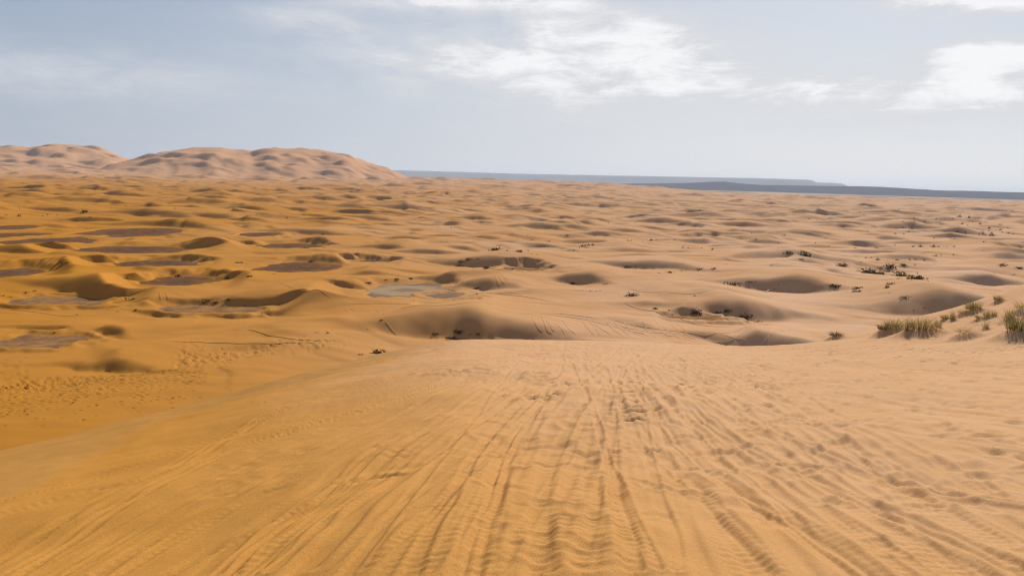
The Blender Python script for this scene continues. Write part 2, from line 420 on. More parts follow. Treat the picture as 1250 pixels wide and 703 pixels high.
# foot prints trampled over the low ground on the left
def dent(cx, cy, sx, sy, ang, depth, ZZ, XX, YY, RR, AA, rim=0.35):
    m = max(sx, sy) * 2.6
    si, sj = slices(cx, cy, m, RR, AA)
    x = XX[si, sj] - cx; y = YY[si, sj] - cy
    if x.size == 0: return
    c, s = math.cos(ang), math.sin(ang)
    q = ((x * c + y * s) / sx) ** 2 + ((-x * s + y * c) / sy) ** 2
    ZZ[si, sj] += -depth * np.exp(-q ** 1.5) + depth * rim * np.exp(-(np.sqrt(q) - 1.7) ** 2 * 4)


ZN = fg(GN_A, GN_R)
for _ in range(2300):
    u = rng.random()
    if u < 0.45: px = rng.uniform(-20, 250); py = 478 - 0.10 * px + rng.normal(0, 20)
    elif u < 0.85: px = rng.uniform(-20, 290); py = 476 - 0.125 * px + rng.normal(0, 5)
    else: px = rng.uniform(200, 420); py = 445 - 0.10 * (px - 200) + rng.normal(0, 4)
    x, y, s = plain_hit(px, py)
    if math.hypot(x, y) < 125: continue
    if 40 < px < 215 and 424 < py < 458: continue
    dent(x, y, 0.38, 0.38, 0, rng.uniform(0.2, 0.42), ZF, XF, YF, rF, aF)
for pts in ([(660, 372), (560, 376), (480, 381), (430, 390)], [(200, 386), (260, 392), (330, 398), (400, 392), (440, 380)]):
    for i in range(len(pts) - 1):
        for q in np.arange(0, 1, 0.05):
            px = pts[i][0] + (pts[i + 1][0] - pts[i][0]) * q; py = pts[i][1] + (pts[i + 1][1] - pts[i][1]) * q
            x, y, s = plain_hit(px + rng.normal(0, 3), py + rng.normal(0, 1.2)); dent(x, y, 0.7, 0.7, 0, 0.25, ZF, XF, YF, rF, aF)

# ------------------------------------------------------------------ the near slope: tyre tracks, footprints, wind scallops
cX, cY, _z = fg_hit(742, 440)      # where the tracks fan out from
ang = np.arctan2(XN - cX, -(YN - cY)); dist = np.hypot(XN - cX, YN - cY)
near = (np.abs(GN_A) < R(40)) & (GN_R > 2.5)
edge_d = np.interp(GN_A, UA, UD)
body = sstep(0.0, 9.0, edge_d - GN_R) * near
rough = np.clip(0.55 + 0.7 * perlin(XN / 4.5, YN / 6.0), 0.1, 1.3)
strk = fbm(ang * 30 + 0.7 * perlin(XN * .4, YN * .4), dist / 3.2, 3)
strk2 = fbm(ang * 75 + 0.5 * perlin(XN, YN), dist / 1.4, 2)
rightside = sstep(-1.5, 5, XN - 0.05 * YN)
ZN = ZN + body * (0.030 * strk * rough + 0.012 * strk2 * (0.4 + 0.9 * rightside) + 0.036 * fbm(XN / 1.7, YN / 2.4, 3) * (0.6 + 0.4 * (1 - rightside)) + 0.010 * perlin(XN / .55 + 3, YN / .8) * (0.35 + rightside * .3) - (0.040 - 0.018 * rightside) * np.abs(perlin(ang * 13 + 0.5 * perlin(XN * .5, YN * .3), dist / 6.0 + 4)) - 0.024 * np.abs(perlin(ang * 27 + 5 + 0.6 * perlin(XN * .6 + 3, YN * .4), dist / 3.4)))
ZN = ZN + body * 0.16 * fbm(XN / 6, YN / 8, 2)


def spline(pts, n=14):
    P = np.array([fg_hit(*p) for p in pts])[:, :2]
    P = np.vstack([2 * P[0] - P[1], P, 2 * P[-1] - P[-2]])
    out = []
    for i in range(1, len(P) - 2):
        for q in np.linspace(0, 1, n, endpoint=False):
            a, b, c, d = P[i - 1:i + 3]
            out.append(0.5 * (2 * b + (c - a) * q + (2 * a - 5 * b + 4 * c - d) * q * q + (3 * b - a - 3 * c + d) * q ** 3))
    out.append(P[-2]); return np.array(out)


def track(pts, wd, depth, tread=0.0, wash=0.0, berm=0.45, fade=True):
    P = spline(pts)
    Dm = np.full(XN.shape, 9.0, dtype=np.float32); Sm = np.zeros(XN.shape, dtype=np.float32); Sg = np.zeros(XN.shape, dtype=np.float32)
    s0 = 0.0; reach = wd * 3.2
    for i in range(len(P) - 1):
        a, b = P[i], P[i + 1]; L = np.hypot(*(b - a))
        if L < 1e-4: continue
        m = (a + b) / 2
        si, sj = slices(m[0], m[1], L / 2 + reach, rN, aN)
        x = XN[si, sj] - a[0]; y = YN[si, sj] - a[1]
        tx, ty = (b - a) / L
        tt = np.clip(x * tx + y * ty, 0, L)
        d = np.hypot(x - tt * tx, y - tt * ty)
        sub = Dm[si, sj]; up = d < sub
        sub[up] = d[up]; Dm[si, sj] = sub
        q = Sm[si, sj]; q[up] = (s0 + tt)[up]; Sm[si, sj] = q
        g = Sg[si, sj]; g[up] = np.sign(-x * ty + y * tx)[up]; Sg[si, sj] = g
        s0 += L
    on = Dm < reach
    q = Dm[on] / wd; s = Sm[on]
    mod = np.clip(0.9 + 0.45 * perlin(s / 1.1 + pts[0][0], np.full_like(s, pts[0][1])), 0.45, 1.3)
    if fade: mod = mod * sstep(0, 3, s) * sstep(0, 1.0, s0 - s + 0.8)
    bed = 1 / (1 + np.exp((q - 0.85) * 9))
    z = -depth * bed * mod + depth * berm * mod * np.exp(-((q - 1.4) / 0.42) ** 2) * (1 + 0.6 * Sg[on])
    if tread: z += tread * bed * np.sin(s * 2 * math.pi / 0.13 + 3 * perlin(s, s * 0)) * sstep(16, 8, GN_R[on])
    if wash: z += wash * bed * (np.abs(np.sin(s * math.pi / 0.62 + 0.8 * perlin(s * .7, s * 0 + 2))) - 0.6)
    ZN[on] += z * body[on]


TRACKS = [
    ([(803, 420), (782, 438), (750, 462), (715, 492), (692, 522), (674, 556), (662, 600), (658, 650), (660, 712)], .10, .055, 0, 0),
    ([(790, 420), (768, 438), (735, 462), (702, 490), (672, 522), (648, 556), (634, 600), (628, 650), (624, 712)], .26, .035, 0, .035),
    ([(770, 430), (712, 462), (668, 500), (640, 530), (615, 575), (602, 620), (594, 660), (586, 712)], .10, .045, .012, 0),
    ([(742, 452), (735, 480), (728, 510), (722, 550), (722, 600), (720, 650), (712, 712)], .11, .035, .010, 0),
    ([(742, 452), (745, 485), (748, 520), (748, 560), (752, 610), (761, 655), (772, 712)], .08, .05, .014, 0),
    ([(744, 455), (757, 495), (777, 532), (802, 562), (832, 590), (862, 622), (888, 652), (930, 700)], .09, .055, .008, 0),
    ([(752, 455), (785, 500), (812, 544), (832, 575), (845, 598), (880, 650), (915, 712)], .16, .04, .010, 0),
    ([(760, 452), (800, 505), (847, 554), (896, 589), (926, 607), (966, 631), (1003, 656), (1080, 712)], .13, .055, .008, 0),
    ([(770, 452), (820, 500), (880, 540), (951, 572), (990, 592), (1024, 608), (1060, 624), (1150, 666), (1240, 712)], .12, .05, .008, 0),
    ([(800, 470), (850, 496), (913, 522), (972, 543), (1030, 563), (1069, 578), (1115, 591), (1170, 605), (1270, 626)], .13, .07, 0, 0),
    ([(1090, 556), (1165, 575), (1215, 585), (1270, 598)], .14, .06, 0, 0),
    ([(860, 480), (940, 500), (1030, 515), (1106, 532), (1198, 552), (1270, 570)], .12, .045, 0, 0),
    ([(700, 454), (650, 482), (612, 512), (586, 541), (570, 572), (550, 615), (533, 640), (518, 672), (500, 712)], .07, .05, 0, 0),
    ([(690, 452), (640, 476), (590, 506), (537, 541), (482, 589), (440, 626), (412, 660), (370, 705)], .13, .065, 0, 0),
    ([(670, 452), (590, 490), (500, 540), (424, 598), (380, 637), (333, 679), (300, 712)], .08, .045, 0, 0),
    ([(640, 456), (560, 490), (480, 528), (424, 561), (384, 596), (326, 630), (290, 655), (240, 700)], .12, .045, 0, 0),
    ([(600, 452), (520, 486), (414, 541), (350, 572), (276, 610), (200, 645), (152, 674), (90, 712)], .12, .055, 0, 0),
    ([(575, 448), (480, 480), (380, 510), (285, 541), (210, 576), (138, 610), (60, 648), (-30, 694)], .10, .045, 0, 0),
    ([(540, 446), (440, 475), (330, 505), (207, 580), (100, 610), (-30, 650)], .14, .05, 0, 0),
    ([(520, 440), (420, 468), (330, 500), (257, 527), (138, 564), (-30, 616)], .12, .04, 0, 0),
    ([(600, 560), (560, 590), (520, 625), (478, 649), (442, 691), (425, 712)], .10, .045, 0, 0),
    ([(560, 575), (540, 625), (515, 672), (490, 712)], .16, .02, .010, 0),
    ([(690, 418), (684, 432), (690, 442), (702, 452)], .16, .04, 0, 0), ([(716, 418), (711, 430), (722, 442), (738, 452)], .16, .04, 0, 0),
    ([(820, 420), (808, 436), (775, 456), (730, 478)], .18, .05, 0, 0), ([(760, 419), (740, 436), (700, 450), (650, 462)], .16, .04, 0, 0),
    ([(840, 424), (830, 450), (845, 490), (880, 530)], .16, .04, 0, 0), ([(640, 448), (610, 470), (560, 494), (500, 512)], .2, .05, 0, 0),
    ([(990, 430), (1060, 434), (1130, 436), (1200, 430), (1260, 425)], .16, .05, 0, 0), ([(1010, 449), (1070, 447), (1130, 449), (1200, 455)], .2, .12, 0, 0),
    ([(880, 444), (950, 452), (1040, 462), (1130, 468), (1260, 470)], .16, .05, 0, 0), ([(860, 452), (940, 470), (1040, 482), (1150, 498), (1260, 512)], .15, .05, 0, 0),
]
for i_, (p_, w_, d_, tr_, ws_) in enumerate(TRACKS): track(p_, w_, d_ * (.36 if i_ < 6 else .42), tr_ * .25, ws_ * .06)
for p_, w_, d_, tr_, ws_ in TRACKS[7:20]:       # finer old ruts beside the fresh ones
    o1 = rng.uniform(14, 46) * rng.choice([-1, 1])
    q_ = [(x_ + o1 * (0.25 + (y_ - 430) / 250), y_) for x_, y_ in p_]
    track(q_, rng.uniform(.05, .09), rng.uniform(.012, .024))
    q_ = [(x_ + (o1 + 13) * (0.25 + (y_ - 430) / 250), y_) for x_, y_ in p_]
    track(q_, rng.uniform(.05, .09), rng.uniform(.010, .020))
for k_ in range(54):
    xe = -260 + 1760 * (k_ + rng.uniform(0, 1)) / 54; xs_ = 742 + rng.normal(0, 30) + (xe - 690) * .10; ys_ = rng.uniform(424, 455)
    b_ = rng.uniform(.10, .34); pts_ = []
    for q in np.linspace(0, 1, 7):
        yy = ys_ + (712 - ys_) * q ** 1.25
        pts_.append((xs_ + (xe - xs_) * ((1 - b_) * q + b_ * q * q) + rng.normal(0, 3.0) * q, yy))
    if xe < 60: pts_ = [p2 for p2 in pts_ if p2[1] > 545 - .24 * p2[0] + 14]
    pts_ = [p2 for p2 in pts_ if p2[0] < 1300]
    if len(pts_) > 2: track(pts_, rng.uniform(.05, .12), rng.uniform(.008, .019), rng.choice([0, .003]))
# transverse ripples between the wheel tracks
for _ in range(130):
    py = rng.uniform(490, 700); px = rng.uniform(665, 745) if rng.random() < .6 else rng.uniform(560, 620)
    x, y, z = fg_hit(px, py); q = math.hypot(x, y)
    dent(x, y, rng.uniform(.18, .38), rng.uniform(.05, .09), rng.normal(-.5, .35), rng.uniform(.002, .006), ZN, XN, YN, rN, aN, 0.5)
for _ in range(1500):               # old foot prints, half blown in
    q = 6 + 52 * rng.random() ** 0.8; a = R(-2 + 38 * rng.random() ** .8); x, y = q * math.sin(a), q * math.cos(a)
    u = min(1, q / 26)
    dent(x, y, rng.uniform(.13, .28), rng.uniform(.07, .13), rng.normal(0.9, 0.5), rng.uniform(.018, .068) * (.25 + .75 * u), ZN, XN, YN, rN, aN, 0.4)
for _ in range(260):
    px = rng.uniform(250, 780); py = 432 + 130 * rng.random() + max(0, 560 - px) * 0.18
    x, y, z = fg_hit(px, py)
    dent(x, y, rng.uniform(.14, .30), rng.uniform(.07, .13), rng.normal(0.2, 0.7), rng.uniform(.005, .014), ZN, XN, YN, rN, aN, 0.4)
TRAILS = [((655, 454), (665, 462), (680, 464), (702, 466)), ((615, 438), (635, 428)), ((622, 440), (637, 446)), ((520, 454), (560, 453), (600, 454)), ((748, 462), (765, 480), (772, 500), (775, 520)),
          ((1030, 423), (1110, 426), (1180, 430), (1250, 424)), ((985, 424), (1050, 436), (1110, 437)), ((785, 470), (830, 474), (860, 482)), ((655, 484), (680, 480)), ((880, 470), (950, 476))]
for tr in TRAILS:
    for i in range(len(tr) - 1):
        n = max(3, int(abs(tr[i + 1][0] - tr[i][0]) / 7))
        for q in range(n):
            px = tr[i][0] + (tr[i + 1][0] - tr[i][0]) * q / n; py = tr[i][1] + (tr[i + 1][1] - tr[i][1]) * q / n
            x, y, z = fg_hit(px, py + (-1.0 if q % 2 else 1.0)); dent(x, y, .24, .13, 0.3, .10, ZN, XN, YN, rN, aN, 0.5)
# little mounds the grass clumps have caught
GRASS = [(1078, 411, 17, 9, 'dark'), (1091, 408, 26, 15, 'green'), (1106, 411, 8, 23, 'tall'), (1124, 408, 34, 17, 'green'), (1144, 404, 12, 12, 'tall'), (1154, 391, 12, 7, 'green'), (1163, 391, 9, 15, 'tall'),
         (1173, 386, 9, 8, 'dry'), (1187, 382, 19, 15, 'green'), (1193, 392, 10, 6, 'tall'), (1204, 390, 10, 10, 'tall'), (1213, 388, 8, 8, 'tall'), (1178, 411, 22, 9, 'dry'), (1203, 402, 9, 10, 'tall'),
         (1218, 367, 11, 8, 'green'), (1232, 392, 14, 17, 'tall'), (1243, 412, 32, 24, 'green'), (1248, 384, 18, 14, 'dry'), (1020, 416, 18, 7, 'dark')]  # last dark tuft stands in for the shaded lee of a small mound
gpos = []
for px, py, wpx, hpx, kind in GRASS:
    x, y, z = fg_hit(px, py); gpos.append((x, y))
    s = wpx * math.hypot(x, y) / F
    dent(x, y + 0.1, s * 0.75, s * 0.6, 0, -min(0.42, s * 0.28), ZN, XN, YN, rN, aN, 0.0)
# meet the far grid without a crack
ring = fg(aF, np.full_like(aF, 70.0))
ZN[-1, ::2] = ZF[0]
ZN[-1, 1::2] = (ZF[0, :-1] + ZF[0, 1:]) / 2
for k in range(1, 9):
    wgt = 1 - k / 9.0
    ZN[-1 - k] = ZN[-1 - k] * (1 - wgt) + (fg(aN, np.full_like(aN, rN[-1 - k])) + (ZN[-1] - fg(aN, np.full_like(aN, 70.0)))) * wgt


def ground(x, y):
    """height of the sand at x, y"""
    rr = math.hypot(x, y); a = math.atan2(x, y)
    RR, AA, ZZ = (rN, aN, ZN) if rr < 70 else (rF, aF, ZF)
    i = min(max(np.searchsorted(RR, rr) - 1, 0), len(RR) - 2); j = min(max(np.searchsorted(AA, a) - 1, 0), len(AA) - 2)
    u = min(max((rr - RR[i]) / (RR[i + 1] - RR[i]), 0), 1); v = min(max((a - AA[j]) / (AA[j + 1] - AA[j]), 0), 1)
    return float((ZZ[i, j] * (1 - v) + ZZ[i, j + 1] * v) * (1 - u) + (ZZ[i + 1, j] * (1 - v) + ZZ[i + 1, j + 1] * v) * u)


def land(px, py, rmin=4.0):
    """the point of the sand that the photograph shows at a pixel"""
    a = azim(px, py); k = tandep(px, py)
    j = min(max(np.searchsorted(aF, a) - 1, 0), len(aF) - 2); v = (a - aF[j]) / (aF[j + 1] - aF[j])
    jn = min(max(np.searchsorted(aN, a) - 1, 0), len(aN) - 2); vn = (a - aN[jn]) / (aN[jn + 1] - aN[jn])
    rr = np.concatenate([rN[:-1], rF]); zz = np.concatenate([(ZN[:, jn] * (1 - vn) + ZN[:, jn + 1] * vn)[:-1], ZF[:, j] * (1 - v) + ZF[:, j + 1] * v])
    f = zz + rr * k; ok = (f > 0) & (rr > rmin)
    if not ok.any(): return None
    i = int(np.argmax(ok)); i0 = max(i - 1, 0)
    q = f[i] / (f[i] - f[i0]) if f[i] != f[i0] else 0
    d = rr[i] - (rr[i] - rr[i0]) * min(max(q, 0), 1)
    return d * math.sin(a), d * math.cos(a), -d * k


# ------------------------------------------------------------------ materials
def mat(name):
    m = bpy.data.materials.new(name); m.use_nodes = True; m.node_tree.nodes.clear()
    return m, NT(m.node_tree)


def finish(tt, color, rough=0.95, bump=None, spec=0.0):
    b = tt.n('ShaderNodeBsdfPrincipled'); tt.val(b.inputs['Base Color'], color); tt.val(b.inputs['Roughness'], rough)
    b.inputs['Specular IOR Level'].default_value = spec
    if bump is not None: tt.link(bump, b.inputs['Normal'])
    o = tt.n('ShaderNodeOutputMaterial'); tt.link(b.outputs[0], o.inputs[0])
    return b


def pos(tt): return tt.n('ShaderNodeNewGeometry').outputs['Position']


sand, tt = mat('desert_sand')
P = pos(tt)
att = tt.n('ShaderNodeAttribute', attribute_name='sand_grain_glare')
sk = tt.n('ShaderNodeSeparateColor'); tt.link(att.outputs['Color'], sk.inputs[0])
pale, coarse, nearw = sk.outputs
c = tt.mix(pale, (0.440, 0.185, 0.016, 1), (0.605, 0.392, 0.262, 1))  # veiling glare painted in: paler, pinker sand towards the sun side
c = tt.mix(tt.m('MULTIPLY', tt.ramp(tt.noise(P, 0.02, 4, .55), .35, .7), .35), c, (0.44, 0.20, 0.048, 1))
c = tt.mix(coarse, c, (0.33, 0.178, 0.058, 1))
c = tt.mix(tt.m('MULTIPLY', att.outputs['Alpha'], .85), c, (.57, .325, .195, 1))  # haze painted on the great dunes as a pinker sand colour
bl = tt.noise(P, 1.3, 6, .6)
c = tt.mix(tt.m('MULTIPLY', tt.ramp(bl, .35, .75), .30), c, (0.45, 0.22, 0.055, 1))
gr = tt.ramp(tt.noise(P, 62.0, 4, .85), .3, .7)
c = tt.mix(tt.m('MULTIPLY', nearw, .5), c, tt.mix(gr, (0.36, 0.18, .045, 1), (.62, .36, .14, 1)), 'MIX')
hgt = tt.m('ADD', tt.m('MULTIPLY', tt.noise(P, 9.0, 6, .65), .022), tt.m('MULTIPLY', tt.noise(P, 42.0, 5, .8), .009))
wv = tt.n('ShaderNodeTexWave', wave_type='BANDS', bands_direction='Y'); tt.link(P, wv.inputs['Vector'])
wv.inputs['Scale'].default_value = 2.9; wv.inputs['Distortion'].default_value = 5.5; wv.inputs['Detail'].default_value = 3; wv.inputs['Detail Scale'].default_value = .9
hgt = tt.m('ADD', hgt, tt.m('MULTIPLY', tt.m('MULTIPLY', wv.outputs['Fac'], tt.ramp(tt.noise(P, .45, 4), .50, .75)), .005))
bp = tt.n('ShaderNodeBump'); bp.inputs['Distance'].default_value = 1.0
tt.link(hgt, bp.inputs['Height']); tt.link(tt.m('MULTIPLY', nearw, .55), bp.inputs['Strength'])
finish(tt, c, .97, bp.outputs[0])

gravel, tt = mat('dark_gravel'); P = pos(tt)
g = tt.noise(P, .35, 6, .7); g2 = tt.noise(P, 2.5, 4, .7)
gc = tt.n('ShaderNodeTexCoord').outputs['Generated']
sb = tt.n('ShaderNodeVectorMath', operation='SUBTRACT'); tt.link(gc, sb.inputs[0]); sb.inputs[1].default_value = (.5, .5, 0)
gl = tt.n('ShaderNodeVectorMath', operation='LENGTH'); tt.link(sb.outputs[0], gl.inputs[0])
drift = tt.ramp(tt.m('ADD', tt.m('MULTIPLY', gl.outputs['Value'], 1.5), tt.m('MULTIPLY', tt.m('SUBTRACT', tt.noise(P, .13, 6, .7), .5), 1.5)), .62, 1.15)
gcol = tt.mix(tt.ramp(g, .3, .7), (0.090, 0.048, 0.032, 1), tt.mix(g2, (.11, .060, .038, 1), (.17, .088, .048, 1)))
finish(tt, tt.mix(tt.m('MULTIPLY', drift, .35), gcol, (.40, .19, .045, 1)), .9)
sgrav, tt = mat('sandy_gravel'); P = pos(tt)
finish(tt, tt.mix(tt.ramp(tt.noise(P, .18, 6, .7), .3, .68), (0.17, 0.085, 0.045, 1), (.33, .18, .075, 1)), .93)
pgrav, tt = mat('dry_clay'); tcx = tt.n('ShaderNodeTexCoord')
ln = tt.n('ShaderNodeVectorMath', operation='LENGTH'); tt.link(tcx.outputs['Object'], ln.inputs[0])
rr_ = tt.m('ADD', tt.m('DIVIDE', ln.outputs['Value'], 22.0), tt.m('MULTIPLY', tt.m('SUBTRACT', tt.noise(tcx.outputs['Object'], .09, 5, .65), .5), .9))
c1 = tt.mix(tt.ramp(rr_, .25, .36), (.24, .16, .095, 1), (.37, .26, .155, 1))
c1 = tt.mix(tt.ramp(rr_, .62, .95), c1, (.17, .115, .08, 1))
finish(tt, tt.mix(tt.m('MULTIPLY', tt.noise(tcx.outputs['Object'], .6, 5, .7), .5), c1, (.30, .22, .15, 1)), .93)
plainm, tt = mat('pale_plain'); P = pos(tt)
finish(tt, tt.mix(tt.ramp(tt.noise(P, .0012, 6, .6), .40, .60), (.52, .40, .30, 1), (.22, .16, .13, 1)), .95)
hillm, tt = mat('hazed_dark_rock'); P = pos(tt)
finish(tt, tt.mix(tt.noise(P, .004, 6, .65), (.060, .070, .108, 1), (.115, .118, .15, 1)), .95)  # rock lightened and blued, distance haze painted into its colour
mesam, tt = mat('hazed_far_rock'); P = pos(tt)
finish(tt, tt.mix(tt.noise(P, .002, 5, .6), (.19, .21, .27, 1), (.28, .29, .34, 1)), .95)  # mesa colour lifted towards blue, air haze put into the rock


def leafmat(name, a, b):
    m, tt = mat(name)
    oi = tt.n('ShaderNodeObjectInfo')
    f = tt.m('ADD', tt.m('MULTIPLY', tt.noise(pos(tt), 3.0, 4), .7), tt.m('MULTIPLY', oi.outputs['Random'], .45), clamp=True)
    lc = tt.mix(f, a, b); bs = finish(tt, lc, .8)
    tl = tt.n('ShaderNodeBsdfTranslucent'); tt.link(lc, tl.inputs['Color']); mx = tt.n('ShaderNodeMixShader'); mx.inputs[0].default_value = .4
    tt.link(bs.outputs[0], mx.inputs[1]); tt.link(tl.outputs[0], mx.inputs[2])
    tt.link(mx.outputs[0], [n_ for n_ in m.node_tree.nodes if n_.type == 'OUTPUT_MATERIAL'][0].inputs[0])
    return m


M_green = leafmat('olive_grass', (.14, .115, .032, 1), (.31, .235, .080, 1))
M_dry = leafmat('straw_grass', (.30, .23, .08, 1), (.50, .39, .18, 1))
M_shrub = leafmat('dark_twigs', (.030, .022, .010, 1), (.085, .062, .026, 1))
M_shrub_green = leafmat('green_twigs', (.055, .050, .014, 1), (.13, .105, .032, 1))
def flatmat(name, col, rough=.85):
    m, tt = mat(name); finish(tt, tt.mix(tt.m('MULTIPLY', tt.noise(pos(tt), 6, 4), .6), col, tuple(v * .6 for v in col[:3]) + (1,)), rough); return m
M_camel = flatmat('camel_hair', (.13, .075, .035, 1)); M_blanket = flatmat('wool_blanket', (.16, .035, .025, 1))
M_robe = flatmat('dark_cloth', (.035, .035, .055, 1)); M_skin = flatmat('skin', (.25, .13, .08, 1)); M_scarf = flatmat('scarf_cloth', (.06, .09, .16, 1))

C = sc.collection


def link(name, me, m=None, parent=None):
    o = bpy.data.objects.new(name, me); C.objects.link(o)
    if m is not None and not me.materials: me.materials.append(m)
    if parent is not None: o.parent = parent
    return o


def tag(o, label=None, cat=None, group=None, kind=None):
    for k, v in (('label', label), ('category', cat), ('group', group), ('kind', kind)):
        if v: o[k] = v
    return o


def mesh_np(name, V, Q, smooth=True):
    me = bpy.data.meshes.new(name)
    V = np.asarray(V, dtype=np.float32); Q = np.asarray(Q, dtype=np.int32); k = Q.shape[1]
    me.vertices.add(len(V)); me.vertices.foreach_set('co', V.ravel())
    me.loops.add(Q.size); me.loops.foreach_set('vertex_index', Q.ravel())
    me.polygons.add(len(Q)); me.polygons.foreach_set('loop_start', np.arange(0, Q.size, k, dtype=np.int32))
    me.polygons.foreach_set('loop_total', np.full(len(Q), k, dtype=np.int32))
    if smooth: me.polygons.foreach_set('use_smooth', np.ones(len(Q), dtype=bool))
    me.update(); me.validate(); return me


# ------------------------------------------------------------------ the sand sheet
def quads(n, m, off):
    i, j = np.meshgrid(np.arange(n - 1), np.arange(m - 1), indexing='ij'); b = off + i * m + j
    return np.stack([b, b + 1, b + m + 1, b + m], -1).reshape(-1, 4)[:, ::-1]


VN = np.stack([XN, YN, ZN], -1).reshape(-1, 3); VF = np.stack([XF, YF, ZF], -1).reshape(-1, 3)
V = np.vstack([VN, VF]); Q = np.vstack([quads(*XN.shape, 0), quads(*XF.shape, len(VN))])
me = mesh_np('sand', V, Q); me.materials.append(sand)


def grain_and_glare(x, y, rr, a, n_grid):  # colour channels: painted glare, coarse grains, nearness, painted haze
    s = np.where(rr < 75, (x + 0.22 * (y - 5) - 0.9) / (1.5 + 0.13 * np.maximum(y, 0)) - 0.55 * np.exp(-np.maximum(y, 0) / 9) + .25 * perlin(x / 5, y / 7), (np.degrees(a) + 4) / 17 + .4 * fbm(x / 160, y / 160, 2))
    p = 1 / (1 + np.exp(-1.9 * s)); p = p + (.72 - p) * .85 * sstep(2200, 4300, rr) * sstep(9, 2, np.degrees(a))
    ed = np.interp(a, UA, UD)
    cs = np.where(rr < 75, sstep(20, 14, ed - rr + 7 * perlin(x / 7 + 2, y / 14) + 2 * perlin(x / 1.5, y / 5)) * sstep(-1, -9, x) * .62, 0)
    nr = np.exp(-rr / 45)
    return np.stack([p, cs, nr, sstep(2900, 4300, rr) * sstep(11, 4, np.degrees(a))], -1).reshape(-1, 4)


K = np.vstack([grain_and_glare(XN, YN, GN_R, GN_A, 0), grain_and_glare(XF, YF, GF_R, GF_A, 1)]).astype(np.float32)
ca = me.color_attributes.new('sand_grain_glare', 'FLOAT_COLOR', 'POINT'); ca.data.foreach_set('color', K.ravel())
tag(link('sand_dunes', me), 'orange sand dunes rolling away to the horizon', None, None, 'structure')

# gravel pans
PANS_Z = list(range(len(pans)))
for x, y, a, b, kind in pans:
    n = 48; th = np.linspace(0, 2 * np.pi, n, endpoint=False)
    rad = 1.22 + 0.10 * perlin(np.cos(th) * 2 + x, np.sin(th) * 2 + y)
    v = [(0, 0, 0)] + [(a * q * math.cos(h), b * q * math.sin(h), 0) for q, h in zip(rad, th)]
    tri = [(0, 1 + i, 1 + (i + 1) % n) for i in range(n)]
    o = link('gravel_pan', mesh_np('gravel_pan', v, tri, False), {'dark': gravel, 'sandy': sgrav, 'pale': pgrav}[kind])
    o.location = (x, y, -51.2 + 0.012 * PANS_Z.pop())
    tag(o, {'dark': 'flat dark gravel pan lying between orange dunes', 'sandy': 'gravel flat half covered with blown sand', 'pale': 'pale grey dry clay pan with faint rings'}[kind], None, None, 'structure')

# plain, hills and mesa far off
def ring_mesh(name, radii, zs):
    th = np.linspace(-np.pi, np.pi, 145)
    rr, aa = np.meshgrid(radii, th, indexing='ij')
    return mesh_np(name, np.stack([rr * np.sin(aa), rr * np.cos(aa), np.interp(rr, radii, zs)], -1).reshape(-1, 3), quads(len(radii), 145, 0))
tag(link('gravel_plain', ring_mesh('gravel_plain', [2400, 4000, 8000, 15000, 30000, 60000], [-58] * 6), plainm), kind='structure')


def ridge(name, prof, dist, depth, m, rough, seed, steep):
    """a line of hills: skyline in photo pixels at a distance, built as a terrain sheet with two flanks"""
    aa = np.array([azim(p[0], p[1]) for p in prof]); hz = np.array([-tandep(p[0], p[1]) * dist for p in prof])
    A = np.linspace(aa[0], aa[-1], 420); T = np.linspace(-1, 1, 31)
    tt_, A_ = np.meshgrid(T, A, indexing='ij')
    top = np.interp(A_, aa, hz)
    D = dist + tt_ * depth
    x, y = D * np.sin(A_), D * np.cos(A_)
    sh = 1 - sstep(steep, 1, np.abs(tt_))
    n = fbm(x / (depth * .35) + seed, y / (depth * .35), 4)
    z = -60 + (top + 60) * sh + rough * n * (sh > .02) * np.minimum(1, 4 * (1 - sh) + .25) - 3 * (sh < .02)
    return link(name, mesh_np(name, np.stack([x, y, z], -1).reshape(-1, 3), quads(31, 420, 0)), m)


h1 = ridge('dark_hills', [(640, 232), (700, 229), (763, 224.5), (800, 224), (840, 223.4), (866, 222.4), (884, 222.2), (900, 223.8), (930, 226), (990, 227), (1052, 227.8), (1075, 228.4), (1098, 229.6), (1120, 231.2), (1150, 232.8), (1200, 233.8), (1250, 235), (1400, 240)],
           9800, 1500, hillm, 15, 3.0, .1)
tag(h1, kind='structure')
h2 = ridge('long_mesa', [(330, 203), (480, 208.3), (532, 209.6), (620, 212.2), (723, 214.5), (800, 215.8), (860, 216.8), (940, 218.6), (985, 220), (992, 220.6), (996, 223), (1015, 223.6), (1028, 224.5), (1036, 228), (1120, 232), (1300, 240)],
           22000, 2200, mesam, 20, 8.0, .55)
tag(h2, kind='structure')

